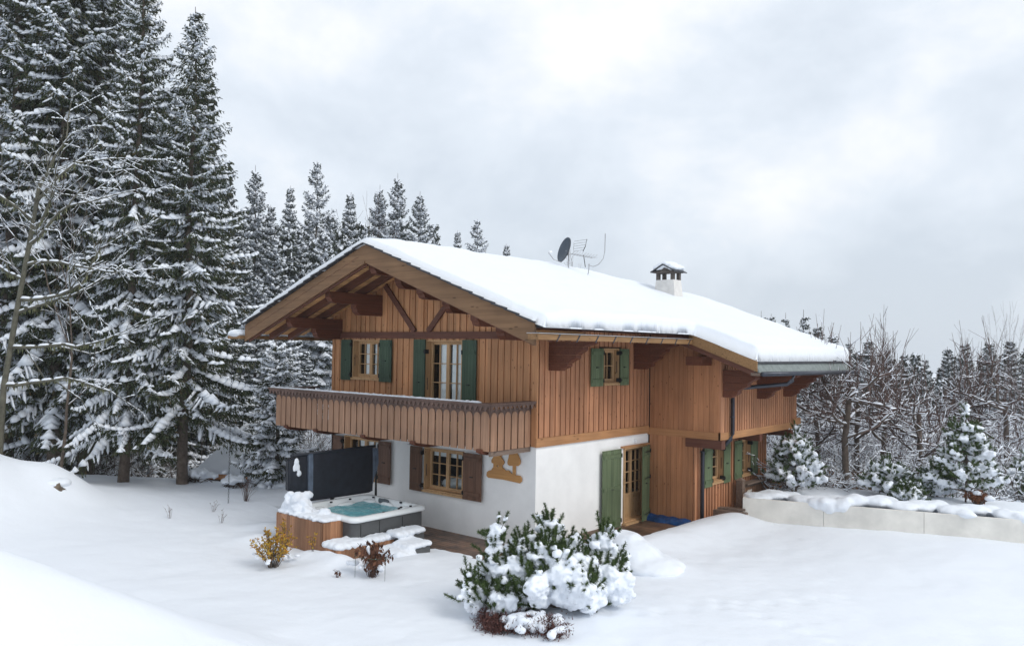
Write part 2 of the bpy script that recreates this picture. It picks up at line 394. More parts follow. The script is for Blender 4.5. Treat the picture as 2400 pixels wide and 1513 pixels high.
# deck boards (run along the walls)
mb = MB(); y = -1.62; k = 0
while y < -.02:
    x0 = -8.4
    while x0 < 1.9:
        L_ = rnd.uniform(2.2, 3.6); x1 = min(x0+L_, 1.95); mb.box(x0, x1-.004, y, y+.132, -.06, -.002*rnd.random()); x0 = x1
    y += .138
y = 0.0
while y < 6.75:
    mb.box(0.012, 1.95, y, min(y+.132, 6.8), -.06, -.002*rnd.random()); y += .138
deck = link('wooden_deck', mb.mesh('wooden_deck'), mat=M_deck); tag(deck, kind='structure')

# ------------------------------------------------------------------ the chalet
house = thing('chalet', 'wooden alpine chalet with white plaster ground floor, carved balcony and snow covered roof', 'house')
fg = lambda u, v, w: (u, -w, v)              # gable wall, w outwards
fs = lambda u, v, w: (w, u, v)               # side wall
fw = lambda u, v, w: (u, 5.18-w, v)          # wing front
fwl = lambda u, v, w: (1.45+w, u, v)         # wing side, lower storey
fwu = lambda u, v, w: (2.2+w, u, v)          # wing side, upper storey
XR = -3.97
def zr(x, y=0):
    z = 7.38-.37*np.abs(np.asarray(x, float)-XR)
    return np.minimum(z, 7.38-.15*(np.asarray(y, float)-4.9))
def panels(mb, u0, u1, v0, v1, w0, w1, holes):
    us = sorted({u0, u1, *[h[0] for h in holes], *[h[1] for h in holes]}); vs = sorted({v0, v1, *[h[2] for h in holes], *[h[3] for h in holes]})
    us = [q for q in us if u0 <= q <= u1]; vs = [q for q in vs if v0 <= q <= v1]
    for i in range(len(us)-1):
        run = None
        for j in range(len(vs)-1):
            a, b_ = (us[i]+us[i+1])/2, (vs[j]+vs[j+1])/2
            hole = any(h[0] < a < h[1] and h[2] < b_ < h[3] for h in holes)
            if hole:
                if run is not None: mb.box(us[i], us[i+1], run, vs[j], w0, w1); run = None
            elif run is None: run = vs[j]
        if run is not None: mb.box(us[i], us[i+1], run, v1, w0, w1)
def clad(mb, u0, u1, v0, v1, holes, seed, wa=(.075, .125), wb=(.10, .17), gap=.009, d=(.018, .042)):
    r = random.Random(seed); u = u0; k = 0
    while u < u1-.01:
        w = r.uniform(*(wa if k % 2 else wb)); ue = min(u+w, u1)
        top = v1((u+ue)/2) if callable(v1) else v1
        segs = [(v0, top)]
        for h in holes:
            if h[1] > u+.002 and h[0] < ue-.002:
                ns = []
                for a, b_ in segs:
                    if h[2] > a: ns.append((a, min(b_, h[2])))
                    if h[3] < b_: ns.append((max(a, h[3]), b_))
                segs = [s_ for s_ in ns if s_[1]-s_[0] > .01]
        hh = d[1] if k % 2 == 0 else d[0]
        for a, b_ in segs: mb.box(u, ue-gap, a, b_, .0, hh+r.uniform(0, .004))
        u = ue; k += 1
# openings (u0,u1,v0,v1)
H_lw1 = (-7.22, -5.66, 1.0, 2.16); H_lw2 = (-3.80, -2.36, .98, 2.12)
H_uw1 = (-6.92, -5.68, 3.87, 4.98); H_uw2 = (-3.83, -2.45, 2.72, 4.99)
H_sw = (2.78, 3.52, 3.9, 4.84); H_door = (3.86, 5.08, .06, 2.1)
H_wa = (6.12, 6.92, 1.06, 2.14); H_wb = (8.12, 8.80, 1.06, 2.14)
# plaster ground floor
mb = MB(fg); panels(mb, -7.9, -.201, -.15, 2.44, -.2, 0, [H_lw1, H_lw2])
mb.fn = fs; panels(mb, -0.0, 5.18, -.15, 2.44, -.2, 0, [H_door])
part('plaster_wall', mb, M_plas, house)
# timber shell behind the boards, floors and far walls
mb = MB(fg); panels(mb, -7.9, -.201, 2.44, 5.7, -.2, -.002, [H_uw1, H_uw2])
mb.prism([(-7.9, 5.7), (-.201, 5.7), (-.201, float(zr(-.2))-.1), (XR, 7.26), (-7.9, float(zr(-7.9))-.1)][::1], -.2, -.002)
mb.fn = fs; panels(mb, -0.0, 5.18, 2.44, 5.78, -.2, -.002, [H_sw])
mb.fn = None
mb.box(-7.9, -7.7, .0, 10.0, -.4, 5.8); mb.box(-7.7, 1.24, 9.8, 9.99, -.4, 2.44); mb.box(-7.7, 2.0, 10.5, 10.69, 2.45, 4.6)
mb.box(-7.7, -.2, .2, 10.49, 2.46, 2.6)
mb.fn = lambda a, b_, c: (a, c, b_); mb.prism([(-7.7, 4.601), (2.0, 4.601), (2.0, float(zr(2.0))-.12), (-2, 6.3), (-6, 6.3), (-7.7, float(zr(-7.7))-.12)], 10.5, 10.69); mb.fn = None
mb.box(-.2, 1.44, 5.182, 5.3, -.2, 2.5); mb.box(-.2, 2.195, 5.183, 5.3, 2.5, 4.8)
part('timber_wall', mb, M_backing, house)
mb = MB(fwl); panels(mb, 5.2, 10.0, -.2, 2.45, -.2, -.002, [H_wa, H_wb])
mb.fn = None; mb.box(-.2, 1.25, 9.9, 10.0, -.2, 2.45); mb.box(-.2, 2.19, 5.31, 10.9, 2.45, 2.56)
mb.fn = fwu; panels(mb, 5.31, 10.7, 2.56, 4.75, -.15, -.002, [])
part('wing_wall', mb, M_backing, house)
# cladding
mb = MB(fg); clad(mb, -7.9, -.05, 2.5, lambda u: float(zr(u))-.12, [(-7.0, -5.6, 3.87, 4.98), (-3.9, -2.4, 2.7, 4.99)], 1)
mb.box(-.125, 0.045, 2.45, 5.75, .0, .05)
part('cladding', mb, M_cladg, house)
mb = MB(fs); clad(mb, .05, 5.13, 2.66, 5.72, [(2.70, 3.58, 3.84, 4.88)], 2, wa=(.07, .11), wb=(.09, .14))
part('cladding', mb, M_clad, house)
mb = MB(fw); clad(mb, .06, 1.30, -.02, 2.42, [], 3, wa=(.12, .18), wb=(.12, .18), d=(.018, .02), gap=.008); mb.box(1.3, 1.43, -.02, 2.42, .0, .03)
clad(mb, .06, 2.06, 2.6, lambda u: float(zr(u))-.16, [], 4, wa=(.12, .19), wb=(.12, .19), d=(.018, .02), gap=.008); mb.box(2.06, 2.2, 2.6, 4.92, .0, .035)
part('cladding', mb, M_wing, house)
mb = MB(fwl); clad(mb, 5.17, 10.0, -.1, 2.42, [(6.05, 6.98, 1.0, 2.2), (8.05, 8.86, 1.0, 2.2)], 5, wa=(.06, .08), wb=(.09, .12), d=(.006, .05))
mb.fn = fwu; mb.box(5.16, 5.28, 2.6, 4.72, 0, .05); clad(mb, 5.28, 10.62, 2.6, 4.72, [], 6, wa=(.035, .05), wb=(.10, .13), d=(-.002, .045))
part('cladding', mb, M_clad, house)
# belts, beams and struts
mb = MB(fs); mb.box(-.055, 5.12, 2.44, 2.655, 0, .055); part('belt_beam', mb, M_belt, house)
mb = MB(fw); mb.box(0, 2.26, 2.40, 2.60, 0, .05); part('belt_beam', mb, M_beltx, house)
mb = MB(fwu); mb.box(5.13, 10.2, 2.40, 2.60, 0, .055); mb.box(10.2, 10.75, 2.52, 2.72, 0, .12); part('belt_beam', mb, M_belt, house)
mb = MB(fg); mb.box(-7.55, -.20, 5.03, 5.21, .045, .10); part('cross_beam', mb, M_darkx, house)
def strut(a, b_, w_=.12):
    a, b_ = np.array(a), np.array(b_); d = (b_-a)/2; L_ = np.hypot(*d); nrm = np.array([-d[1], d[0]])/L_*w_/2*1.0
    c = (a+b_)/2
    pl = [tuple(c-d-nrm*1.3), tuple(c+d-nrm*1.3), tuple(c+d+nrm*1.3), tuple(c-d+nrm*1.3)]
    m_b = MB(fg); m_b.prism(pl, .045, .095); part('strut', m_b, M_darkx, house)
strut((-4.25, 5.22), (-5.5, 6.52)); strut((-3.72, 5.22), (-2.5, 6.46))
mb = MB(fg); mb.box(-4.06, -3.9, 5.21, 6.95, .04, .085); part('king_post', mb, M_cladg, house)
# roof underside: purlins with corbels
prof = [(0, 0), (0, .3), (.1, .3)]
def purlin(x, ztop, outer=1.86):
    m_b = MB(); h = .30
    pr = [(.06, ztop), (-outer, ztop), (-outer, ztop-.16), (-outer+.05, ztop-.2), (-outer+.08, ztop-.27), (-outer+.2, ztop-h), (.06, ztop-h)]
    m_b.fn = lambda a, b_, c: (c, a, b_); m_b.prism(pr, x-.11, x+.11)
    o = part('purlin', m_b, M_dark, house)
    m_b = MB(); z2 = ztop-h-.003
    pr = [(.06, z2), (-.98, z2), (-.98, z2-.10), (-.94, z2-.14), (-.93, z2-.2), (-.82, z2-.29), (.06, z2-.29)]
    m_b.fn = lambda a, b_, c: (c, a, b_); m_b.prism(pr, x-.115, x+.115); part('corbel', m_b, M_dark, o)
for dx in (-3.6, -1.8, 0, 1.8, 3.6):
    purlin(XR+dx, 7.38-.37*abs(dx)-.46 if dx else 6.93)
# rafters and laths of the open eave
def slopebox(mb, x0, x1, y0, y1, o0, o1):
    """box following the roof slope on one side, o0/o1 = offsets below the roof plane"""
    za, zb = 7.38-.37*abs(x0-XR), 7.38-.37*abs(x1-XR)
    mb.hexa([(x0, y0, za-o1), (x1, y0, zb-o1), (x1, y1, zb-o1), (x0, y1, za-o1), (x0, y0, za-o0), (x1, y0, zb-o0), (x1, y1, zb-o0), (x0, y1, za-o0)])
for sgn in (-1, 1):
    for yy in (-1.95, -1.32, -.66):
        m_b = MB(); slopebox(m_b, XR+sgn*.02, XR+sgn*5.35, yy, yy+.13, .27, .45); part('rafter', m_b, M_darkx, house)
mb = MB(); s_ = .08
while s_ < 5.4:
    for sgn in (-1, 1):
        slopebox(mb, XR+sgn*s_, XR+sgn*(s_+.055), -1.98, -.02, .225, .262)
    s_ += .108
part('soffit_laths', mb, M_lath, house)
mb = MB(); slopebox(mb, XR, XR+5.45, -1.99, 4.5, .10, .16); slopebox(mb, XR, XR-5.45, -1.99, 11.2, .10, .16)
slopebox(mb, XR+5.45, XR+7.45, 4.45, 11.3, .10, .16); slopebox(mb, .05, XR+5.45, 4.5, 11.3, .10, .16)
part('soffit', mb, M_dark, house)
# fascias
def fasc(x0, x1, y0, y1, o0, o1, m, label=None):
    m_b = MB(); slopebox(m_b, x0, x1, y0, y1, o0, o1); return part('bargeboard', m_b, m, house, label)
fasc(XR, -9.42, -2.08, -2.02, .0, .47, M_fascia); fasc(XR, 1.57, -2.08, -2.02, .0, .47, M_fascia)
mb = MB(); slopebox(mb, XR, -9.40, -2.10, -2.081, .43, .49); part('bargeboard_trim', mb, M_fascia, house)
mb = MB(); slopebox(mb, XR, -9.30, -2.017, -1.98, .3, .54); slopebox(mb, XR, 1.48, -2.017, -1.98, .3, .50); part('bargeboard_backing', mb, M_darkx, house)
# carved wavy line along the left bargeboard
mb = MB(); s_ = .25
while s_ < 5.2:
    for q in range(6):
        a = s_+q*.055; o = .22-.018*sin(q/6*pi)
        slopebox(mb, XR-a, XR-a-.05, -2.0835, -2.08, o, o+.013)
    s_ += .36
part('carving', mb, M_dark, house)
# slates
mb = MB(); rr_ = random.Random(5)
for sgn, xe in ((-1, 5.5), (1, 5.6)):
    s_ = 0.0
    while s_ < xe-.1:
        L_ = .34; a = XR+sgn*s_; b_ = XR+sgn*min(s_+L_+.06, xe); za = float(7.38-.37*s_); zb = float(7.38-.37*min(s_+L_+.06, xe))
        t = rr_.uniform(.015, .035); yo = -2.19+rr_.uniform(-.03, .02)
        mb.hexa([(a, yo, za+.004), (b_, yo, zb+t), (b_, -1.6, zb+t), (a, -1.6, za+.004), (a, yo, za+.03), (b_, yo, zb+t+.035), (b_, -1.6, zb+t+.035), (a, -1.6, za+.03)])
        s_ += L_
part('slates', mb, M_slate, house)
def Lroof(x0, x1, x2, y0, y1, y2, step=.1):
    xs = np.unique(np.concatenate([np.arange(x0, x1, step), [x1], np.arange(x1, x2, step), [x2], [XR]]))
    ys = np.unique(np.concatenate([np.arange(y0, y1, step), [y1], np.arange(y1, y2, step), [y2]]))
    X_, Y_ = np.meshgrid(xs, ys, indexing='ij'); return X_, Y_
def pdist(X_, Y_, poly):
    d = np.full(X_.shape, 1e9)
    for i in range(len(poly)):
        (ax, ay), (bx, by) = poly[i], poly[(i+1) % len(poly)]; L2 = (bx-ax)**2+(by-ay)**2
        t = np.clip(((X_-ax)*(bx-ax)+(Y_-ay)*(by-ay))/L2, 0, 1); d = np.minimum(d, np.hypot(X_-ax-t*(bx-ax), Y_-ay-t*(by-ay)))
    return d
def shell(name, X_, Y_, top, bot, inside, mat_, parent, smooth=True):
    """closed slab between two height functions over the grid cells marked inside"""
    n0, n1 = X_.shape; N_ = n0*n1; I = np.arange(N_).reshape(n0, n1)
    V = np.concatenate([np.stack([X_, Y_, top], -1).reshape(-1, 3), np.stack([X_, Y_, bot], -1).reshape(-1, 3)])
    c = inside; q = np.stack([I[:-1, :-1], I[1:, :-1], I[1:, 1:], I[:-1, 1:]], -1)
    Fs = [q[c], (q[c]+N_)[:, ::-1]]
    pad = np.zeros((n0+1, n1+1), bool); pad[1:-1, 1:-1] = c
    for (ax, s0) in ((0, 0), (0, 1), (1, 0), (1, 1)):
        if ax == 0:
            a = pad[1:-1, 1:-1] & ~(pad[:-2, 1:-1] if s0 == 0 else pad[2:, 1:-1]); i, j = np.nonzero(a)
            ii = i+(1 if s0 else 0); e0, e1 = I[ii, j], I[ii, j+1]
        else:
            a = pad[1:-1, 1:-1] & ~(pad[1:-1, :-2] if s0 == 0 else pad[1:-1, 2:]); i, j = np.nonzero(a)
            jj = j+(1 if s0 else 0); e0, e1 = I[i, jj], I[i+1, jj]
        Fs.append(np.stack([e0, e1, e1+N_, e0+N_], 1))
    F = np.concatenate(Fs); used = np.unique(F); mp_ = np.full(2*N_, -1); mp_[used] = np.arange(len(used))
    return link(name, npmesh(name, V[used], mp_[F], [mat_], smooth), parent)
# roofing deck
X_, Y_ = Lroof(-9.42, 1.57, 3.58, -2.05, 4.42, 11.5, .25)
cxm = (X_[:-1, :-1]+X_[1:, 1:])/2; cym = (Y_[:-1, :-1]+Y_[1:, 1:])/2
ins = (cxm < 1.57) | (cym > 4.42)
shell('roofing', X_, Y_, zr(X_, Y_)-.004, zr(X_, Y_)-.09, ins, M_slate, house, False)
# roof snow
poly = [(-9.62, -2.13), (1.86, -2.13), (1.86, 4.36), (3.60, 4.36), (3.60, 11.55), (-9.62, 11.55)]
X_, Y_ = Lroof(-9.62, 1.86, 3.60, -2.13, 4.36, 11.55, .065)
cxm = (X_[:-1, :-1]+X_[1:, 1:])/2; cym = (Y_[:-1, :-1]+Y_[1:, 1:])/2
ins = (cxm < 1.86) | (cym > 4.36)
d = pdist(X_, Y_, poly)
T = .26+.06*fbm(X_*.5, Y_*.5, 0, 21, 3)+.07*sstep(0, 2.5, X_)
df = np.abs(Y_+2.13)                                    # thinner and softer towards the gable edge
T = T*(.72+.28*sstep(.1, 1.2, df))
rr0 = np.where((X_ > 1.0) | (X_ < -9), .16, .09)
tt_ = T*np.sqrt(np.clip(1-(1-np.clip(d/rr0, 0, 1))**2, 0, 1))
base = 7.41-.37*np.sqrt((X_-XR)**2+.02)+.02
base = np.minimum(base, 7.43-.15*(Y_-4.9))
flare = sstep(1.35, 1.9, X_)*(1-sstep(4.0, 4.6, Y_))
base = base+flare*.035
wind = .05*np.exp(-((X_+1.2)/.5)**2-((Y_-.4)/1.1)**2)+.05*np.exp(-((X_-2.2-.1*Y_)/.35)**2-((Y_-6.0)/1.5)**2)
lump = (.022*fbm(X_*2.5, Y_*2.5, 0, 31, 3)+.035*fbm(X_*.9, Y_*.9, 0, 33, 3))*np.clip(d/.15, 0, 1)
top = base+tt_+wind*np.clip(d/.3, 0, 1)+lump
bot = base-.02-.05*(1-sstep(0, .12, d))*((X_ > 1.6) | (X_ < -9.4))
top[d < .001] = (bot+.006)[d < .001]
xs_shift = .05*np.clip(1-d/.3, 0, 1)*np.sqrt(np.clip(tt_/.25, 0, 1))
Xs = X_+np.where(X_ > 1.2, xs_shift, np.where(X_ < -9.2, -xs_shift, 0))+np.where(d < .25, .045*fbm(X_*1.8, Y_*1.8, 0, 8, 3), 0)
shell('roof_snow', Xs, Y_, top, np.minimum(bot, top-.005), ins, M_snow, house)
# small melted pockets in the eave snow, their dark put in as black blocks
mb = MB()
for yy in (-.35, 1.9, 3.1, 3.75):
    z0 = float(zr(1.45))+.30
    mb.obox((1.52, yy, z0), (.03, 0, -.012), (0, .05, 0), (.0, 0, .022))
part('dark_snow_pocket', mb, M_black, house)
# eave board with iron straps (right side) and the stub at the left eave
mb = MB(); mb.box(1.52, 1.80, -2.24, 4.36, 4.985, 5.11); part('eave_board', mb, M_eave, house)
mb = MB(); mb.box(-10.12, -9.44, -2.22, 11.3, 4.96, 5.05); part('eave_board', mb, M_eave, house)
mb = MB()
for i in range(9):
    yy = -1.65+i*.72
    mb.hexa([(1.80, yy, 4.95), (1.812, yy, 4.95), (1.812, yy+.035, 4.95), (1.80, yy+.035, 4.95), (1.80, yy+.14, 5.12), (1.812, yy+.14, 5.12), (1.812, yy+.18, 5.12), (1.80, yy+.18, 5.12)])
part('eave_strap', mb, M_zinc, house)
mb = MB(); mb.box(1.50, 1.83, -2.26, 4.36, 5.113, 5.128); part('eave_flashing', mb, M_alu, house)
# stub snow at the left corner
me = blob('snow_cap', [(-9.75, -2.0+i*.5, 5.12, .36, .42, .12) for i in range(6)], .035, 4, mat=M_snow); link('snow_cap', me, house)
# wing rake and gutter edge
mb = MB(); slopebox(mb, 1.70, 3.60, 4.37, 4.42, -.02, .28); part('bargeboard', mb, M_eave, house)
mb = MB(); slopebox(mb, 1.0, 3.52, 4.43, 4.60, .16, .42); part('bargeboard_backing', mb, M_darkx, house)
mb = MB(); yy = 4.42
while yy < 11.4:
    y1 = min(yy+.46, 11.5); mb.hexa([(3.50, yy+.006, 4.31), (3.66, yy+.006, 4.28), (3.66, y1, 4.28), (3.50, y1, 4.31), (3.47, yy+.006, 4.60), (3.50, yy+.006, 4.60), (3.50, y1, 4.60), (3.47, y1, 4.60)]); yy = y1
part('eave_slates', mb, M_slateg, house)
mb = MB(); mb.box(3.42, 3.66, 4.42, 11.5, 4.20, 4.275); part('eave_board', mb, M_greyw, house)
mb = MB(); mb.tube([(3.74, 4.40, 4.245), (3.74, 11.75, 4.225)], .062, 10); part('gutter', mb, M_zinc, house, smooth=True)
mb = MB(); mb.tube([(3.74, 6.45, 4.2), (3.72, 6.42, 4.05), (3.6, 6.35, 3.95), (2.9, 6.0, 3.86), (2.45, 5.8, 3.80), (2.33, 5.74, 3.7), (2.33, 5.72, 3.5), (2.33, 5.72, 2.55), (2.30, 5.68, 2.40), (2.16, 5.60, 2.24)], .055, 10)
mb.tube([(2.0, 5.55, 2.2), (1.60, 5.42, 2.16), (1.60, 5.40, 2.0), (1.60, 5.40, -.05)], .055, 10)
mb.tube([(2.33, 5.72, 3.0), (2.33, 5.72, 3.03)], .068, 10); mb.tube([(1.60, 5.40, 2.0), (1.60, 5.40, 2.04)], .066, 10)
part('downpipe', mb, M_zinc, house, smooth=True)
# side brackets: stacked beams, each longer than the one below
def bracket(x0, y, ztop, steps, w_=.24):
    """steps: list of (length, height) from the top"""
    m_b = MB(); m_b.fn = lambda a, b_, c: (a, c, b_); z = ztop
    for i, (L_, h_) in enumerate(steps):
        L2 = steps[i+1][0] if i+1 < len(steps) else L_*.55
        e = x0+L_
        pr = [(x0-.02, z), (e, z), (e, z-h_*.35)]
        for q in range(1, 7):
            a = q/6*pi/2; pr.append((e-(L_-L2)*.9*sin(a)*1.0, z-h_*.35-h_*.62*(1-cos(a)) if False else z-h_*.35-h_*.62*(q/6)**.7))
        pr.append((x0-.02, z-h_*.97))
        m_b.prism(pr, y+.006*i, y+w_-.006*i); z -= h_
    part('bracket', m_b, M_dark, house)
bracket(.04, .40, 4.98, [(1.28, .12), (1.0, .2), (.8, .2), (.55, .19)])
bracket(.04, 4.30, 4.98, [(1.28, .12), (1.0, .2), (.8, .2), (.55, .19)])
for yy in (5.25, 7.5, 9.45): bracket(2.24, yy, 4.18 if yy > 6 else 4.3, [(1.2, .14), (.95, .2), (.72, .2), (.45, .2)], .26)
mb = MB(); mb.box(1.52, 1.98, 4.55, 5.14, 4.42, 4.66); part('purlin', mb, M_dark, house)
mb = MB(); mb.box(1.22, 2.3, 5.12, 5.34, 2.16, 2.395); mb.box(1.46, 2.3, 7.6, 7.8, 2.2, 2.395); mb.box(1.46, 2.4, 9.7, 9.9, 2.2, 2.395); mb.box(1.47, 2.22, 5.4, 10.7, 2.385, 2.397)
part('floor_joist', mb, M_darkx, house)
# chimney
ch = MB(); cxx, cyy = -1.40, 8.75
def frust(mb, cx_, cy_, z0, z1, ax, ay, bx, by):
    mb.hexa([(cx_-ax, cy_-ay, z0), (cx_+ax, cy_-ay, z0), (cx_+ax, cy_+ay, z0), (cx_-ax, cy_+ay, z0), (cx_-bx, cy_-by, z1), (cx_+bx, cy_-by, z1), (cx_+bx, cy_+by, z1), (cx_-bx, cy_+by, z1)])
frust(ch, cxx, cyy, 6.1, 7.16, .44, .32, .33, .25)
chim = part('chimney', ch, M_chim, house)
mb = MB()
for sx_ in (-1, 1):
    for sy in (-1, 1): mb.box(cxx+sx_*.27-.055, cxx+sx_*.27+.055, cyy+sy*.2-.055, cyy+sy*.2+.055, 7.16, 7.40)
mb.box(cxx-.4, cxx+.4, cyy-.3, cyy+.3, 7.40, 7.45)
mb.fn = lambda a, b_, c: (a, c, b_); mb.prism([(cxx-.36, 7.45), (cxx+.36, 7.45), (cxx, 7.64)], cyy-.26, cyy+.26); mb.fn = None
part('chimney_lantern', mb, M_soot, chim)
mb = MB()
for sgn in (-1, 1):
    a, b_ = cxx, cxx+sgn*.46
    mb.hexa([(a, cyy-.42, 7.64), (b_, cyy-.42, 7.40), (b_, cyy+.42, 7.40), (a, cyy+.42, 7.64), (a, cyy-.42, 7.68), (b_, cyy-.42, 7.43), (b_, cyy+.42, 7.43), (a, cyy+.42, 7.68)])
part('chimney_cap', mb, M_slate, chim)
me = blob('snow_cap', [(cxx+a*.33, cyy+b_*.2, 7.69-abs(a)*.15, .20, .2, .10) for a in (-.8, -.4, 0, .4, .85) for b_ in (-1, 0, 1)], .03, 9, mat=M_snow, amp=.1); link('snow_cap', me, chim)

# ---- windows, shutters, doors
def window(fn, h, rec=.14, cols=2, rows=3, leaves=2, lining=True, m=None, sill=True, door=False, inner=None, head=.0):
    """lining and casing around opening h in facade fn; frame, panes, sill are sub-parts"""
    u0, u1, v0, v1 = h; m = m or M_frame
    mb = MB(fn); t = .03
    mb.box(u0, u0+t, v0, v1, -rec-.05, .055); mb.box(u1-t, u1, v0, v1, -rec-.05, .055)
    mb.box(u0+t, u1-t, v1-t, v1, -rec-.05, .055); mb.box(u0+t, u1-t, v0, v0+t, -rec-.05, .05)
    w = part('door' if door else 'window', mb, m, house)
    f = MB(fn); p = MB(fn); a0, a1, b0, b1 = u0+t, u1-t, v0+t, v1-t
    fw_ = .052; z0, z1 = -rec-.045, -rec
    f.box(a0, a0+.03, b0, b1, z0, z1); f.box(a1-.03, a1, b0, b1, z0, z1); f.box(a0+.03, a1-.03, b1-.035, b1, z0, z1); f.box(a0+.03, a1-.03, b0, b0+.035, z0, z1)
    a0 += .03; a1 -= .03; b1 -= .035; b0 += .035
    W_ = (a1-a0)/leaves
    for i in range(leaves):
        l0, l1 = a0+i*W_+.003, a0+(i+1)*W_-.003; z2 = z1+.018
        bb = b0
        if door:
            f.box(l0, l1, b0, b0+.62, z0, z2-.012); bb = b0+.62
            f.box(l0+.09, l1-.09, b0+.1, b0+.55, z0, z2-.002)
        f.box(l0, l0+fw_, bb, b1, z0, z2); f.box(l1-fw_, l1, bb, b1, z0, z2)
        f.box(l0+fw_, l1-fw_, b1-fw_, b1, z0, z2); f.box(l0+fw_, l1-fw_, bb, bb+fw_, z0, z2)
        g0, g1, e0, e1 = l0+fw_, l1-fw_, bb+fw_, b1-fw_
        for c in range(1, cols): q = g0+(g1-g0)*c/cols; f.box(q-.011, q+.011, e0, e1, z0+.01, z2-.006)
        for r_ in range(1, rows): q = e0+(e1-e0)*r_/rows; f.box(g0, g1, q-.011, q+.011, z0+.011, z2-.007)
        p.box(g0-.01, g1+.01, e0-.01, e1+.01, z0+.015, z0+.021)
    part('frame', f, m, w); part('pane', p, M_glass, w)
    if sill:
        s_ = MB(fn); s_.box(u0-.03, u1+.03, v0-.05, v0, -rec, .10); part('sill', s_, m, w)
    hb = MB(fn); hb.tube([(u0+t+.02 if fn is fg else u1-t-.02, (v0+v1)/2-.2, .0), (u0+t+.02 if fn is fg else u1-t-.02, (v0+v1)/2+.12, .0)], .008, 5); part('latch', hb, M_black, w)
    if inner: inner(w, u0, u1, v0, v1, fn, -rec)
    return w
def shutter(fn, u0, u1, v0, v1, m, hinge=-1, w0=.085, tilt=0.0, label=None, long=False, three=False):
    """plank leaf with two cleats; hinge = side of the hinge (-1 left, 1 right) ; tilt swings it open by that angle about the hinge"""
    hu = u0 if hinge < 0 else u1
    def tf(u, v, w):
        a = tilt*(-hinge); du, dw = u-hu, w-w0
        return fn(hu+du*cos(a)-dw*sin(a), v, w0+du*sin(a)+dw*cos(a))
    mb = MB(tf); n_ = max(3, round((u1-u0)/.095)); w = (u1-u0)/n_
    for i in range(n_): mb.box(u0+i*w, u0+(i+1)*w-.003, v0, v1, w0, w0+.026)
    s_ = part('shutter', mb, m, house, label)
    hh = .09
    lv = [v0+(v1-v0)*.10, v1-(v1-v0)*.16] if not three else [v0+.12, v1-.22, (v0+v1)/2-.03]
    for q in lv: c = MB(tf); c.box(u0+.035, u1-.035, q, q+hh, w0+.027, w0+.05); part('cleat', c, m, s_)
    un = u0 if hinge < 0 else u1
    for q in lv[:2] if not long else [v0+.14, (v0+v1)/2+.1, v1-.2]:
        a = (un-hinge*.0); l_ = (u1-u0)*.8 if long else .05
        k = MB(tf); k.box(min(a, a-hinge*l_)-.004, max(a, a-hinge*l_)+.004, q+.03, q+.055, w0+.051, w0+.058)
        k.box(a-.012, a+.012, q-.01, q+.1, -.02 if tilt == 0 else w0, w0+.051); part('hinge', k, M_black, s_)
    um = (u0+u1)/2; k = MB(tf); k.box(um-.07, um+.03, (v0+v1)/2-.012, (v0+v1)/2+.008, w0+.026, w0+.06)
    part('latch', k, M_black, s_)
def curtain(ranges, z=-.05, m=None):
    def f(w, u0, u1, v0, v1, fn, rc):
        c = MB(fn); m_b = c
        for (a, b_, c0, c1) in ranges:
            n_ = 14; ua = u0+(u1-u0)*a; ub = u0+(u1-u0)*b_
            for i in range(n_):
                x0, x1 = ua+(ub-ua)*i/n_, ua+(ub-ua)*(i+1)/n_; d0, d1 = .006*(i % 2), .006*((i+1) % 2)
                va, vb = v0+(v1-v0)*c0, v0+(v1-v0)*c1
                m_b.hexa([(x0, va, rc+z-d0-.004), (x1, va, rc+z-d1-.004), (x1, vb, rc+z-d1-.004), (x0, vb, rc+z-d0-.004), (x0, va, rc+z-d0), (x1, va, rc+z-d1), (x1, vb, rc+z-d1), (x0, vb, rc+z-d0)])
        part('curtain', c, M_cloth, w)
    return f
def bedding(w, u0, u1, v0, v1, fn, rc):
    c = MB(fn); c.box(u0+.1, u1-.05, v1-.24, v1-.06, rc-.1, rc-.092); part('blind', c, M_cloth, w)
    sp = [(u0+.3+.22*i, .75+.1*(i % 2), v0+.1+.03*(i % 3), .3, .35, .2) for i in range(6)]
    me = blob('bedding', sp, .05, 3, mat=M_cloth); link('bedding', me, w)
window(fg, H_uw1, inner=curtain([(.28, .47, 0.03, .97), (.60, .97, .03, .97)]))
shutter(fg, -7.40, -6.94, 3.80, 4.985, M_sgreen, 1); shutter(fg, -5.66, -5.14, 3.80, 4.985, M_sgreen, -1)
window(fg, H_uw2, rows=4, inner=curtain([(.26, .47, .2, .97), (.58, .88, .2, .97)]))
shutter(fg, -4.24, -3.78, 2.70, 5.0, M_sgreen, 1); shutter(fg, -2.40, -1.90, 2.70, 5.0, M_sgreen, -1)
window(fg, H_lw1, inner=curtain([(.3, .95, .75, .93)])); shutter(fg, -7.70, -7.26, .95, 2.13, M_sbrown, 1); shutter(fg, -5.62, -5.10, .95, 2.13, M_sbrown, -1)
window(fg, H_lw2, inner=bedding); shutter(fg, -4.30, -3.84, .93, 2.11, M_sbrown, 1); shutter(fg, -2.30, -1.66, .93, 2.11, M_sbrown, -1)
mb = MB(fg)
for a, b_ in ((-4.35, -3.7), (-1.9, -1.45)): mb.box(a, b_, 2.14, 2.155, .0, .17)
part('weather_strip', mb, M_alu, house)
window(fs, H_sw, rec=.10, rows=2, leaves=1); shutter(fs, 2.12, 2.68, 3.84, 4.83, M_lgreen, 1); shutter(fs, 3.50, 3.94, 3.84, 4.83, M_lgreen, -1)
window(fs, H_door, rec=.15, rows=4, leaves=2, door=True, sill=False)
mb = MB(fs); mb.box(H_door[0]-.06, H_door[1]+.06, -.10, .055, -.2, .14); part('door_step', mb, M_frame, house)
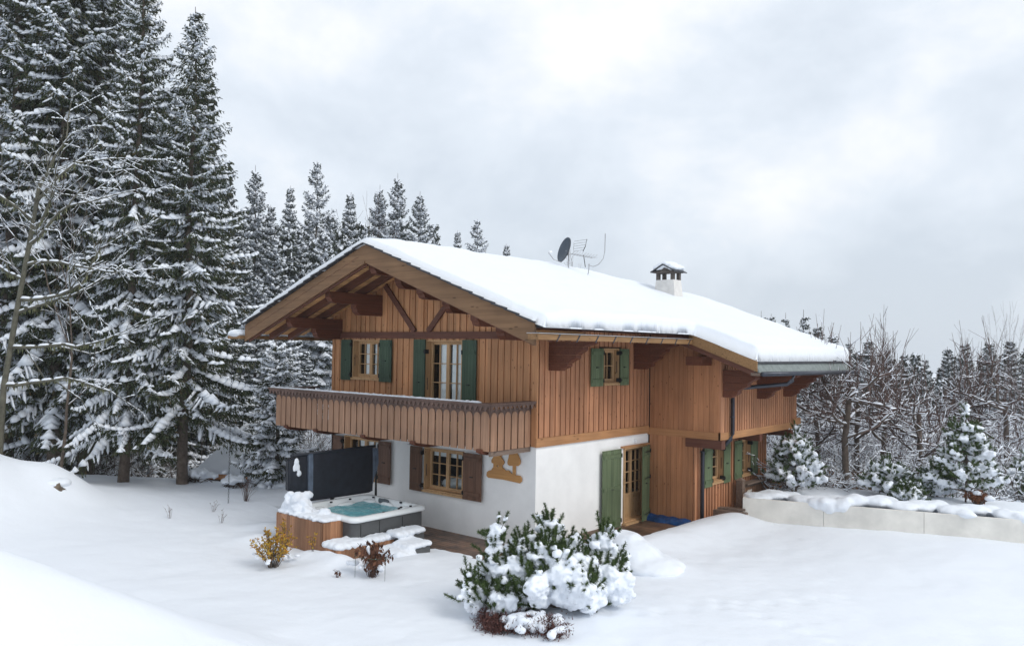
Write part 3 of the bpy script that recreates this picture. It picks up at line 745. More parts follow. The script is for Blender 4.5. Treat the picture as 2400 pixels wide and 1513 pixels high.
mb = MB(fs); mb.box(3.72, 5.14, 2.11, 2.16, 0, .07); part('door_lintel', mb, M_belt, house)
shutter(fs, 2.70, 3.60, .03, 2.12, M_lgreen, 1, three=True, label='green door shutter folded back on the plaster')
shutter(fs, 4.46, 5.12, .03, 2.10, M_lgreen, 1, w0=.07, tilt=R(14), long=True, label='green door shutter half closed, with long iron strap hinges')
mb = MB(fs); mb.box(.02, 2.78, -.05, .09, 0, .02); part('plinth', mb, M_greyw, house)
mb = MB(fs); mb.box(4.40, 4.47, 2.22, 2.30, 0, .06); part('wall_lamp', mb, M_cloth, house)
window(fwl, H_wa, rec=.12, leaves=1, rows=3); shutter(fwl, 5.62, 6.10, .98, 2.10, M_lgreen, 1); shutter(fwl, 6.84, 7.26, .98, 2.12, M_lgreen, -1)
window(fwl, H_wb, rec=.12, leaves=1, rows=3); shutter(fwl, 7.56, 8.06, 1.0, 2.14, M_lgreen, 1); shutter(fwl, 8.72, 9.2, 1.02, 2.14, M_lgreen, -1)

# ---- balcony
BY, BX0, BX1 = -1.50, -8.55, -.16
bal = MB(); bal.box(BX0+.03, BX1-.03, BY+.03, -.05, 2.50, 2.56); balc = part('balcony', bal, M_balcr, house)
def baluster(mp, w_):
    """board with a rounded head, in (u,v) plane"""
    mb = MB(mp); a = w_/2; pts = [(-a, 2.45), (a, 2.45), (a, 3.22)]
    for q in range(1, 8): t = q/8*pi; pts.append((a*cos(t), 3.22+a*1.1*sin(t)))
    pts.append((-a, 3.22)); mb.prism(pts, 0, .028); return mb
n_ = 34; pit = (BX1-BX0)/n_
for i in range(n_):
    u = BX0+(i+.5)*pit; part('baluster', baluster(lambda a, b_, c, u=u: (u+a, BY-c, b_), pit-.046 if 0 < i < n_-1 else pit-.002), M_balc, balc)
n2 = 6; pit2 = (-.05-BY)/n2
for i in range(n2):
    u = BY+(i+.5)*pit2
    for xx, sg in ((BX1, 1), (BX0, -1)):
        part('baluster', baluster(lambda a, b_, c, u=u, xx=xx, sg=sg: (xx+sg*c, u+sg*a, b_), pit2-.046), M_balc, balc)
mb = MB(); mb.box(BX0+.02, BX1-.02, BY+.012, BY+.03, 2.47, 3.25) if False else None
mb.box(BX0, BX1, BY+.005, BY+.055, 3.18, 3.26); mb.box(BX0, BX1, BY+.005, BY+.055, 2.6, 2.68)
mb.box(BX1-.06, BX1-.01, BY+.06, -.05, 3.18, 3.26)
part('inner_rail', mb, M_balcr, balc)
# arcade board behind rounded heads + scalloped apron under the handrail
mb = MB(); mb.box(BX0-.02, BX1+.02, BY-.012, BY-.001, 3.22, 3.40); mb.box(BX1+.001, BX1+.012, BY, -.02, 3.22, 3.40); mb.box(BX0-.012, BX0-.001, BY, -.02, 3.22, 3.4)
part('arcade_board', mb, M_balcr, balc)
def scallop(mp, L_, v1=3.50, v0=3.37, p=.155):
    mb = MB(mp); k = int(L_/p); p = L_/k
    for i in range(k):
        a = i*p; pts = [(a, v1), (a, v0+.02), (a+p*.2, v0), (a+p*.38, v0+.02)]
        for q in range(1, 7): t = pi-q/7*pi; pts.append((a+p*.69+p*.31*cos(t)*1.0, v0+.02+.085*sin(t)+.0))
        pts.append((a+p, v0+.02)); pts.append((a+p, v1)); mb.prism(pts, 0, .025)
    return mb
yo = BY-.155
part('scalloped_apron', scallop(lambda a, b_, c: (BX0-.12+a, yo-c, b_), BX1-BX0+.24+.03), M_balcr, balc)
part('scalloped_apron', scallop(lambda a, b_, c: (BX1+.15+c, yo+a, b_), 1.60), M_balcr, balc)
part('scalloped_apron', scallop(lambda a, b_, c: (BX0-.15-c, yo+1.6-a, b_), 1.6), M_balcr, balc)
mb = MB(); mb.box(BX0-.2, BX1+.20, BY-.20, BY+.10, 3.505, 3.545); mb.box(BX1-.10, BX1+.199, BY+.10, .02, 3.505, 3.545); mb.box(BX0-.199, BX0+.1, BY+.10, -.05, 3.505, 3.545)
part('handrail', mb, M_balcr, balc, bev=.006)
mb = MB(); mb.box(BX0-.10, BX1+.06, BY-.06, BY-.02, 3.41, 3.50); part('rail_moulding', mb, M_balcr, balc)
me = blob('rail_snow', [(BX0-.12+i*.16, BY-.05+.01*(i % 3), 3.55, .13, .10, .032) for i in range(int((BX1-BX0)/.16))], .02, 12, mat=M_snow, amp=.05); link('rail_snow', me, balc)
for xx in (-8.0, -6.6, -4.55, -2.65, -.42):
    mb = MB(lambda a, b_, c: (c, a, b_)); mb.prism([(-.03, 2.49), (BY-.08, 2.49), (BY-.08, 2.42), (BY+.05, 2.36), (BY+.35, 2.31), (-.03, 2.29)], xx-.08, xx+.08); part('balcony_bracket', mb, M_dark, balc)
mb = MB(); mb.box(BX1-.07, BX1-.002, BY+.06, -.02, 2.33, 2.44); part('floor_edge', mb, M_greyw, balc)

# ------------------------------------------------------------------ carved wall sign
mb = MB(fg)
hill = [(-1.54, 1.70), (-1.53, 1.79), (-1.46, 1.84), (-1.38, 1.86), (-1.33, 1.93), (-1.22, 1.96), (-1.1, 1.95), (-1.02, 1.96), (-.92, 1.90), (-.82, 1.91), (-.72, 1.84), (-.60, 1.82), (-.46, 1.82), (-.40, 1.77), (-.40, 1.69), (-.46, 1.64), (-.6, 1.65), (-1.0, 1.67), (-1.48, 1.66)]
mb.prism(hill[::-1], .02, .05); signp = mb
sgn_ = thing('wall_sign', 'carved wooden wall sign of a cottage and a tree above the hot tub side', 'sign', (-1.0, 0, 1.6))
part('hill_board', mb, M_sign, sgn_)
mb = MB(fg); hb = [(-1.385, 2.10), (-1.37, 2.04), (-1.3, 2.03), (-1.1, 2.03), (-1.0, 2.03), (-.965, 2.08), (-.985, 2.13), (-1.06, 2.20), (-1.10, 2.26), (-1.17, 2.30), (-1.25, 2.29), (-1.30, 2.22)]
hb = [(a, b_) for a, b_ in hb]; mb.prism(hb, .02, .052); mb.box(-1.085, -1.04, 2.24, 2.33, .022, .048)
part('roof_board', mb, M_sign, sgn_)
mb = MB(fg); mb.box(-1.32, -1.20, 1.93, 2.035, .02, .045); mb.box(-1.155, -1.03, 1.93, 2.035, .02, .045); mb.box(-1.2, -1.155, 2.0, 2.035, .02, .045); part('house_board', mb, M_sign, sgn_)
mb = MB(fg); tr = [(-.86, 2.10), (-.84, 2.05), (-.78, 2.03), (-.66, 2.04), (-.52, 2.05), (-.46, 2.10), (-.45, 2.18), (-.50, 2.28), (-.56, 2.36), (-.60, 2.41), (-.68, 2.43), (-.75, 2.41), (-.80, 2.34), (-.82, 2.22)]
mb.prism(tr, .02, .052); mb.box(-.69, -.60, 1.83, 2.05, .02, .045); part('tree_board', mb, M_sign, sgn_)
sgn_.location = (-1.0, 0, 1.50)

# ------------------------------------------------------------------ hot tub
TX0, TX1, TY0, TY1 = -4.95, -2.62, -3.34, -1.02
tub = thing('hot_tub', 'square hot tub with white shell, grey cabinet, turquoise water and black cover tipped up', 'hot tub', ((TX0+TX1)/2, (TY0+TY1)/2, 0))
def rrect(x0, x1, y0, y1, r, k=8):
    p = []
    for (cx_, cy_, a0) in ((x1-r, y1-r, 0), (x0+r, y1-r, pi/2), (x0+r, y0+r, pi), (x1-r, y0+r, 1.5*pi)):
        for i in range(k+1): a = a0+pi/2*i/k; p.append((cx_+r*cos(a), cy_+r*sin(a)))
    return p
mb = MB()
_k = [rrect(TX0+q, TX1-q, TY0+q, TY1-q, .18) for q in (.05, .08)]
_n = len(_k[0]); mb.add([(a, b_, z) for pl, z in ((_k[0], -.05), (_k[0], .735), (_k[1], .735), (_k[1], -.05)) for a, b_ in pl], [(i*_n+j, i*_n+(j+1) % _n, (i+1)*_n+(j+1) % _n, (i+1)*_n+j) for i in range(3) for j in range(_n)])
part('cabinet', mb, M_cab, tub)
mb = MB()                     # panel joints on the two visible sides
for u in (.22, .78, 1.5): mb.box(TX1-.052, TX1-.042, TY0+u+.02, TY0+u+.032, 0, .69)
for q in (.2, .42): mb.box(TX1-.051, TX1-.045, TY0+.3, TY1-.3, q, q+.006)
mb.box(TX1-.052, TX1-.03, TY0+.9, TY0+1.12, .28, .40)
part('panel_trim', mb, M_black, tub)
def rings(mb, rs):
    k = len(rs[0][0]); v = []; f = []
    for pl, z in rs: v += [(a, b_, z if not callable(z) else z(a, b_)) for a, b_ in pl]
    for i in range(len(rs)-1):
        for j in range(k): f.append((i*k+j, i*k+(j+1) % k, (i+1)*k+(j+1) % k, (i+1)*k+j))
    mb.add(v, f)
def ins_(d, r): return rrect(TX0+d, TX1-d, TY0+d, TY1-d, r)
mb = MB(); rings(mb, [(ins_(.04, .18), .736), (ins_(0, .2), .738), (ins_(-.015, .2), .775), (ins_(0, .2), .83), (ins_(.05, .2), .855), (ins_(.15, .22), .85), (ins_(.19, .24), .82), (ins_(.26, .28), .66), (ins_(.36, .3), .3)])
part('shell', mb, M_tub, tub, smooth=True)
sp = []
for (x, y, a, b_) in ((TX0+.42, TY1-.3, .28, .13), (TX0+.33, TY0+1.35, .12, .3), (TX0+1.1, TY1-.28, .3, .10), (TX0+1.85, TY1-.3, .26, .12), (TX1-.33, TY1-.7, .12, .28), (TX1-.32, TY0+.9, .11, .3), (TX0+.35, TY0+.45, .15, .25)):
    sp.append((x, y, .72, a, b_, .085))
me = blob('seat_moulding', [(s[0]-tub.location[0], s[1]-tub.location[1], *s[2:]) for s in sp], .02, 2, amp=.08, mat=M_tub, smooth_it=6); link('seat_moulding', me, tub)
g = 60; xs = np.linspace(TX0+.3, TX1-.3, g); ys = np.linspace(TY0+.3, TY1-.3, g); A, B = np.meshgrid(xs, ys, indexing='ij')
Z = .735+.022*fbm(A*4, B*4, 0, 3, 4)
I = np.arange(g*g).reshape(g, g); F = np.stack([I[:-1, :-1], I[1:, :-1], I[1:, 1:], I[:-1, 1:]], -1).reshape(-1, 4)
link('water', npmesh('water', np.stack([A-tub.location[0], B-tub.location[1], Z], -1).reshape(-1, 3), F, [M_water]), tub)
mb = MB(lambda a, b_, c: (TX0+.93+a, TY1-.175+c*.5, .755+b_)); mb.prism([(x*.19, y*.05+ (x*x)*-.02) for x, y in [(cos(t), sin(t)) for t in np.linspace(0, 2*pi, 17)[:-1]]], -.06, -.02)
me = blob('pillow', [(TX0+.28+.07*i-tub.location[0]+.55, TY1-.25-tub.location[1]-.01*abs(i-2), .81, .07, .035, .07) for i in range(5)], .012, 2, amp=.03, mat=M_grey); link('pillow', me, tub)
for (x, y) in ((TX0+.30, TY0+1.5), (TX0+.52, TY1-.23), (TX0+1.55, TY1-.2), (TX1-.25, TY1-.35), (TX1-.23, TY1-.75), (TX1-.14, TY0+1.0), (TX1-.30, TY1-.62), (TX0+.3, TY0+.9)):
    mb = MB(); mb.tube([(x, y, .83), (x, y, .862)], .036, 12); part('control_knob', mb, M_black, tub)
# cover standing on edge behind the tub (far side), folded
def cov(y0, y1, z0, z1, x0, x1, lean=0, m=M_vinyl, name='cover', seedv=1, rnd_=.0):
    g1, g2 = 26, 18; U, Wv = np.meshgrid(np.linspace(0, 1, g1), np.linspace(0, 1, g2), indexing='ij')
    yy = y0+(y1-y0)*U; zz = z0(U)+(z1(U)-z0(U))*Wv
    edge = np.minimum(np.minimum(U, 1-U)*8, 1)*np.minimum(np.minimum(Wv, 1-Wv)*6, 1)
    bul = .03*np.sqrt(edge)+.012*fbm(U*5, Wv*2, 0, seedv, 3)
    fa = np.stack([x1+bul+lean*Wv, yy, zz], -1).reshape(-1, 3); fb_ = np.stack([x0-bul+lean*Wv, yy, zz], -1).reshape(-1, 3)
    I = np.arange(g1*g2).reshape(g1, g2); q = np.stack([I[:-1, :-1], I[1:, :-1], I[1:, 1:], I[:-1, 1:]], -1).reshape(-1, 4); N_ = g1*g2
    bd = list(I[:, 0])+list(I[-1, 1:])+list(I[-2::-1, -1])+list(I[0, -2:0:-1]); bd = np.array(bd); b2_ = np.roll(bd, -1)
    F = np.concatenate([q, q[:, ::-1]+N_, np.stack([bd, b2_, b2_+N_, bd+N_], 1)])
    V = np.concatenate([fa, fb_])-np.array(tub.location)
    return link(name, npmesh(name, V, F, [m]), tub)
cv = cov(-2.80, -.78, lambda u: .87-.02*u+.10*np.clip((u-.9)*6, 0, 1)**2, lambda u: 2.06+.0*u, -5.12, -5.02, -.02)
cov(-3.46, -2.86, lambda u: 1.22-.34*u, lambda u: 2.00+.06*u-.05*(1-u)**3, -5.14, -5.05, -.02, seedv=5)
o = cov(-2.90, -2.76, lambda u: .93+.0*u, lambda u: 2.07+.0*u, -5.05, -4.99, -.02, m=M_vinylg, name='cover_seam', seedv=7)
o = cov(-.80, -.62, lambda u: 1.05+.55*u, lambda u: 2.04-.02*u, -5.16, -5.0, -.03, m=M_vinylg, name='cover_flap', seedv=8)
mb = MB(); mb.tube([(-5.04, -3.40, 2.06), (-5.06, -.70, 2.085)], .035, 8); part('cover_piping', mb, M_vinyl, tub, smooth=True)
mb = MB(); mb.tube([(-4.99, -.72, .6), (-5.0, -.70, 1.5)], .018, 6); mb.tube([(-5.05, -.62, .6), (-5.05, -.66, 1.7)], .018, 6); part('lift_arm', mb, M_black, tub)
me = blob('snow_clump', [(-5.03-tub.location[0], -3.28-tub.location[1]+.04*i, 1.75+.1*((i*2) % 3)-.05*i, .04, .07, .1) for i in range(4)], .02, 6, mat=M_snow); link('snow_clump', me, tub)

# equipment box in cedar boards
def planks(mb, mp, u0, u1, v0, v1, seed, w=.11):
    r = random.Random(seed); u = u0
    mb.fn = mp
    while u < u1-.01: e_ = min(u+w*r.uniform(.85, 1.15), u1); mb.box(u, e_-.004, v0, v1, 0, .022); u = e_
EX0, EX1, EY0, EY1 = -4.90, -3.10, -3.84, -3.34
box_ = thing('equipment_box', 'tall cedar plank box in front of the hot tub, heaped with snow', 'wooden box', (EX0, EY0, 0))
mb = MB(); planks(mb, lambda a, b_, c: (a, EY0-c, b_), EX0, EX1, -.1, .76, 3); planks(mb, lambda a, b_, c: (EX1+c, a, b_), EY0, EY1+.1, -.1, .76, 4); planks(mb, lambda a, b_, c: (EX0-c, a, b_), EY0, EY1, -.1, .76, 4)
part('side_boards', mb, M_cedar, box_)
mb = MB(); mb.box(EX0, EX1, EY0, EY1, .70, .745); part('lid', mb, M_cedar, box_)
rs = random.Random(11); sp = [(EX0+.08+.2*i, EY0+.13+.2*j, .79, .16, .16, .07+.01*rs.random()) for i in range(10) for j in range(3) if EX0+.08+.2*i < EX1-.02]
sp += [(-4.5+rs.gauss(0, .25), -3.56+rs.gauss(0, .10), .88+abs(rs.gauss(0, .11)), .13, .13, .10) for i in range(26)]+[(-4.45, -3.55, .95, .2, .16, .2), (-4.7, -3.55, .86, .2, .16, .12), (-4.25, -3.5, .98, .13, .1, .16), (-4.15, -3.5, .86, .2, .16, .10)]
me = blob('snow_pile', sp, .028, 31, amp=.6, mat=M_snow, smooth_it=1, fr=4)
o = link('snow_pile', me); tag(o, 'lumpy heap of shovelled snow on top of the tall cedar box', 'snow pile')
# low bench and steps
bn = thing('bench_box', 'low cedar plank bench under snow at the corner of the hot tub', 'wooden bench', (-3.0, -3.8, 0))
mb = MB(); planks(mb, lambda a, b_, c: (a, -3.93-c, b_), -3.05, -2.42, -.1, .27, 13); planks(mb, lambda a, b_, c: (-2.42+c, a, b_), -3.95, -2.30, -.1, .27, 14)
part('side_boards', mb, M_cedar, bn); mb = MB(); mb.box(-3.05, -2.43, -3.92, -2.3, .2, .255); part('seat', mb, M_cedar, bn)
stp = thing('tub_steps', 'two low grey steps covered with snow beside the hot tub', 'steps', (-2.2, -2.0, 0))
mb = MB(); mb.box(-2.60, -2.18, -2.28, -1.55, -.04, .36); mb.box(-2.60, -2.40, -2.45, -2.281, -.04, .27); part('upper_step', mb, M_cab, stp)
mb = MB(); mb.box(-2.17, -1.60, -2.45, -1.90, -.04, .20); part('lower_step', mb, M_cab, stp)
rs = random.Random(3)
sp = [(-2.9+.19*i, -3.82+.17*j, .32, .17, .17, .095) for i in range(3) for j in range(10)]
me = blob('snow_cap', [(a+3.0, b_+3.8, c, d_, e_, f_) for a, b_, c, d_, e_, f_ in sp], .03, 17, mat=M_snow, amp=.12); link('snow_cap', me, bn)
sp = [(-2.50+.13*i, -2.3+.17*j, .40, .15, .15, .08) for i in range(3) for j in range(5)]+[(-2.08+.14*i, -2.45+.12*j, .24, .15, .15, .07) for i in range(4) for j in range(5)]+[(-2.2+.17*i, -2.75+.2*j, .10, .25, .22, .12) for i in range(4) for j in range(2)]
me = blob('snow_cap', [(a+2.2, b_+2.0, c, d_, e_, f_) for a, b_, c, d_, e_, f_ in sp], .03, 18, mat=M_snow, amp=.12); link('snow_cap', me, stp)
# blue tarp at the foot of the wing
mb = MB(); g = 14
for i in range(g):
    a, b_ = .05+1.35*i/g, .05+1.35*(i+1)/g; z0, z1 = .10+.015*sin(i*1.7), .10+.015*sin((i+1)*1.7)
    mb.hexa([(a, 4.86+.03*sin(i), .004), (b_, 4.86+.03*sin(i+1), .004), (b_, 5.15, .004), (a, 5.15, .004), (a, 4.93, z0), (b_, 4.93, z1), (b_, 5.148, z1+.06), (a, 5.148, z0+.06)])
tp = solo('blue_tarp', mb, M_tarp, 'folded blue tarpaulin lying on the deck along the foot of the timber wing', 'tarpaulin', (.7, 5.0, 0))

# ------------------------------------------------------------------ satellite dish and aerial on the roof
dx, dy, dz = -3.2, 5.55, 7.0
dish = thing('satellite_dish', 'dark grey satellite dish on a pole behind the roof ridge', 'satellite dish', (dx, dy, dz))
toC = np.array([.25, -.93, .28]); toC /= np.linalg.norm(toC)
def ring_dish():
    mb = MB(); w = np.array([-.36, -.88, .30]); w = w/np.linalg.norm(w); a = np.cross(w, [0, 0, 1]); a /= np.linalg.norm(a); b_ = np.cross(a, w)*1
    c = np.array([dx-.12, dy-.1, 7.98]); v = []; f = []; K = 28; Rr = 6
    for i in range(Rr+1):
        for j in range(K):
            t = 2*pi*j/K; r = i/Rr; p = c+a*.34*r*cos(t)+b_*.42*r*sin(t)-w*.09*(1-r*r); v.append(tuple(p))
    for i in range(Rr):
        for j in range(K): f.append((i*K+j, i*K+(j+1) % K, (i+1)*K+(j+1) % K, (i+1)*K+j))
    n_ = len(v); v += [tuple(np.array(p)-w*.02) for p in v]; f += [tuple(q+n_ for q in reversed(ff)) for ff in f]
    mb.add(v, f); return mb, c, w, a, b_
mb, c, w, a, b_ = ring_dish(); part('reflector', mb, M_dish, dish, smooth=True)
mb = MB(); lo = c-b_*.42; hd = c+w*.50-b_*.30; mb.tube([tuple(lo-w*.05), tuple(lo+w*.25-b_*.02), tuple(hd)], .012, 6); part('feed_arm', mb, M_alu, dish)
mb = MB(); mb.tube([tuple(hd-w*.02+b_*.02), tuple(hd-w*.11+b_*.06)], [.035, .045], 8); part('feed_head', mb, M_cloth, dish)
mb = MB(); mb.tube([(dx, dy, 6.6), (dx, dy, 7.95)], .02, 8); mb.tube([(dx, dy, 7.8), tuple(c-w*.1)], .03, 6); part('pole', mb, M_alu, dish)
ant = thing('television_aerial', 'comb shaped television aerial with curved steel bracket beside the satellite dish', 'aerial', (dx+.55, dy+.1, dz))
mb = MB(); q = (dx+.42, dy+.12)
mb.tube([(q[0]-.42, q[1], 7.85), (q[0]+.50, q[1]-.1, 7.66)], .010, 5)
for i in range(9):
    s_ = i/8; X0 = q[0]-.38+.85*s_; Z0 = 7.85-.18*s_; mb.tube([(X0-.02, q[1]-.16, Z0-.02), (X0+.03, q[1]+.16, Z0+.03)], .005, 4); mb.tube([(X0, q[1], Z0), (X0+.1, q[1]+.05, Z0+.10)], .005, 4)
part('boom', mb, M_alu, ant)
mb = MB()
for i in range(5): mb.tube([(q[0]-.30, q[1], 8.25-.08*i), (q[0]+.20-.03*i, q[1], 8.27-.08*i)], .004, 4)
mb.tube([(q[0]+.20, q[1], 8.28), (q[0]+.14, q[1], 8.05), (q[0]+.05, q[1], 7.9)], .012, 5); mb.tube([(q[0]+.08, q[1], 7.78), (q[0]+.15, q[1], 7.4)], .012, 5)
part('grid_reflector', mb, M_black, ant)
mb = MB(); mb.tube([(q[0]-.05, q[1], 6.9), (q[0]+.15, q[1], 7.02), (q[0]+.27, q[1], 7.2), (q[0]+.30, q[1], 7.5)], .014, 6)
mb.tube([(q[0]+.26, q[1], 7.46), (q[0]+.45, q[1], 7.40), (q[0]+.65, q[1], 7.45), (q[0]+.82, q[1], 7.62), (q[0]+.88, q[1], 7.85), (q[0]+.89, q[1], 8.40)], .013, 6)
part('bracket', mb, M_alu, ant)

# ------------------------------------------------------------------ rain chain at the left eave corner
mb = MB(); zc = 4.95; i = 0
while zc > gz_(-10.1, -2.1)-.02:
    a = pi/2*(i % 2); pts = []
    for j in range(9): t = 2*pi*j/8; pts.append((-10.05+.022*cos(t)*cos(a), -2.1+.022*cos(t)*sin(a), zc+.045*sin(t)))
    mb.tube(pts, .006, 4, cap=False); zc -= .078; i += 1
solo('rain_chain', mb, M_black, 'thin iron rain chain hanging from the left eave corner down to the snow', 'chain', (-10.05, -2.1, 0))

# ------------------------------------------------------------------ planter wall, beam, railing
pw = thing('planter_wall', 'long low cream concrete planter wall holding snow and young pines', 'planter', (PW0[0], PW0[1], 0))
dv = np.array([PW1[0]-PW0[0], PW1[1]-PW0[1]]); Lw = np.hypot(*dv); dv /= Lw; nv = np.array([-dv[1], dv[0]])
def pwf(a, b_, c): return (PW0[0]+dv[0]*a+nv[0]*b_, PW0[1]+dv[1]*a+nv[1]*b_, c)
edges = [0, 2.15, 4.62, 7.1, 9.6, Lw]
for i in range(5):
    mb = MB(pwf); mb.box(edges[i]+.004, edges[i+1]-.004, 0, .09, -.5, .655+.0*i); part('wall_panel', mb, M_concrete, pw)
mb = MB(pwf); mb.box(0, .09, .092, 2.6, -.5, .65); part('end_panel', mb, M_concrete, pw)
mb = MB(pwf); mb.box(.1, Lw, .1, .14, -.4, .62); part('liner', mb, M_slate, pw)
mb = MB(); mb.obox((1.92, 6.35, .22), (.55, .02, .02), (0, .07, 0), (-.0, 0, .09)); mb.obox((1.72, 6.7, .30), (.5, .12, .02), (-.05, .10, 0), (0, 0, .03))
solo('timber_sleeper', mb, M_greyw, 'weathered timber sleeper poking out of the snow beside the planter end', 'timber beam', (1.92, 6.3, .2))
rl = thing('terrace_railing', 'weathered wooden terrace railing with square newel post and flat boards behind the planter', 'railing', (1.75, 7.6, .4))
mb = MB(); mb.box(1.62, 1.82, 7.50, 7.70, .2, 1.00); mb.hexa([(1.60, 7.48, 1.0), (1.84, 7.48, 1.0), (1.84, 7.72, 1.0), (1.60, 7.72, 1.0), (1.70, 7.58, 1.08), (1.74, 7.58, 1.08), (1.74, 7.62, 1.08), (1.70, 7.62, 1.08)]); part('newel_post', mb, M_greyw, rl)
a0, a1 = np.array([1.75, 7.7, .92]), np.array([1.75, 12.6, .92]); mb = MB(); mb.box(1.62, 1.90, 7.72, 12.6, .86, .90); mb.box(1.68, 1.72, 7.72, 12.6, .74, .80); part('top_rail', mb, M_greyw, rl)
mb = MB(); y = 7.8
while y < 12.5: mb.box(1.69, 1.715, y, y+.09, .2, .74); y += .135
part('baluster_boards', mb, M_balc, rl)
mb = MB(); mb.box(1.62, 5.2, 12.6, 12.72, .86, .92); part('top_rail', mb, M_greyw, rl)
mb = MB(); x = 1.75
while x < 5.1: mb.box(x, x+.09, 12.64, 12.665, -.3, .86); x += .13
part('baluster_boards', mb, M_balc, rl)
# snow lying in the planter, one lump hanging over the wall
rs = random.Random(8)
sp = [(.35+a*.42, .45+.3*(a % 3), .60+.06*rs.random()+(.05 if a > 5 else 0), .45, .42, .16) for a in range(30)]
sp += [(1.95+.2*i, .12-.06*(i % 2), .70-.10*abs(i-1.2)*.5, .24, .22, .17) for i in range(4)]+[(2.3, -.02, .56, .17, .12, .2), (2.05, .0, .60, .17, .1, .14), (2.7, .15, .74, .25, .25, .16), (3.0, .35, .78, .35, .3, .18), (3.5, .4, .75, .35, .3, .18), (5.6, .1, .68, .3, .2, .12), (6.9, .15, .66, .3, .2, .14), (7.6, .3, .74, .5, .3, .18), (8.3, .3, .78, .5, .3, .2)]
W_ = [(pwf(s[0], s[1], s[2])+tuple(s[3:])) for s in sp]
me = blob('planter_snow', W_, .045, 44, mat=M_snow, amp=.25, smooth_it=9, fr=1.2); tag(link('planter_snow', me), 'uneven snow filling the concrete planter and slumping over its edge', 'snow')

# ------------------------------------------------------------------ rocks
def rock(name, c, r, label, seed, capz=.6):
    me = blob('stone', [(0, 0, 0, r[0], r[1], r[2]), (r[0]*.3, 0, -r[2]*.2, r[0]*.8, r[1]*.9, r[2]*.8)], .05, seed, amp=.7, mat=M_rock, smooth_it=0)
    t = thing(name, label, 'boulder', c); link('stone', me, t)
    return t
rk = rock('boulder', (2.12, .18, .20), (.22, .28, .40), 'dark boulder under a tall round cap of snow beside the side deck', 3)
me = blob('snow_cap', [(.10, .10, .38, .30, .36, .22), (.34, .08, .26, .40, .44, .34), (.60, .04, .12, .50, .55, .34), (.98, .05, -.08, .75, .75, .28)], .05, 13, amp=.02, mat=M_snow, smooth_it=14, fr=1); link('snow_cap', me, rk)
rk = rock('boulder', (-11.95, -6.2, .60), (.30, .34, .30), 'grey boulder showing under a snow lip on the left bank', 8)
me = blob('snow_cap', [(-.12, .06, .27, .38, .40, .15), (-.5, .15, .16, .55, .5, .2)], .06, 14, amp=.02, mat=M_snow, smooth_it=6); link('snow_cap', me, rk)

# ------------------------------------------------------------------ trees
CAMP = np.array([12.09115, -15.20189, 4.78375]); RM = np.array([list(r2), list(u2), list(Fv)])
def at(px, D, py=800):
    """ground position seen at column px (2400 px wide photo) at D metres depth"""
    d = RM.T @ np.array([(px-1200)/1893.42, -(py-756.5)/1893.42, 1.0]); p = CAMP+d*D; return p
def hgt(px, D, ytip):
    return at(px, D, ytip)[2]
def nrm(v): return v/(np.linalg.norm(v, axis=-1, keepdims=True)+1e-9)
def loz(A, B, w, h, side, up, droop=0.0):
    """vectorised lozenge caps of snow: from A to B (N,3), half-width w, height h"""
    N_ = len(A); d = B-A; P1 = A+d*.28; P2 = A+d*.72
    w = w[:, None]; h = h[:, None]; lo = up*droop
    vs = [A, P1-side*w+lo, P1+up*h, P1+side*w+lo, P2-side*w*.9+lo, P2+up*h*.9, P2+side*w*.9+lo, B]
    V = np.stack(vs, 1).reshape(-1, 3)
    f = np.array([(0,1,2),(0,2,3),(1,4,5),(1,5,2),(2,5,6),(2,6,3),(4,7,5),(5,7,6),(1,0,3),(1,3,6),(1,6,4),(4,6,7)])
    return V, (f[None]+(np.arange(N_)*8)[:, None, None]).reshape(-1, 3)
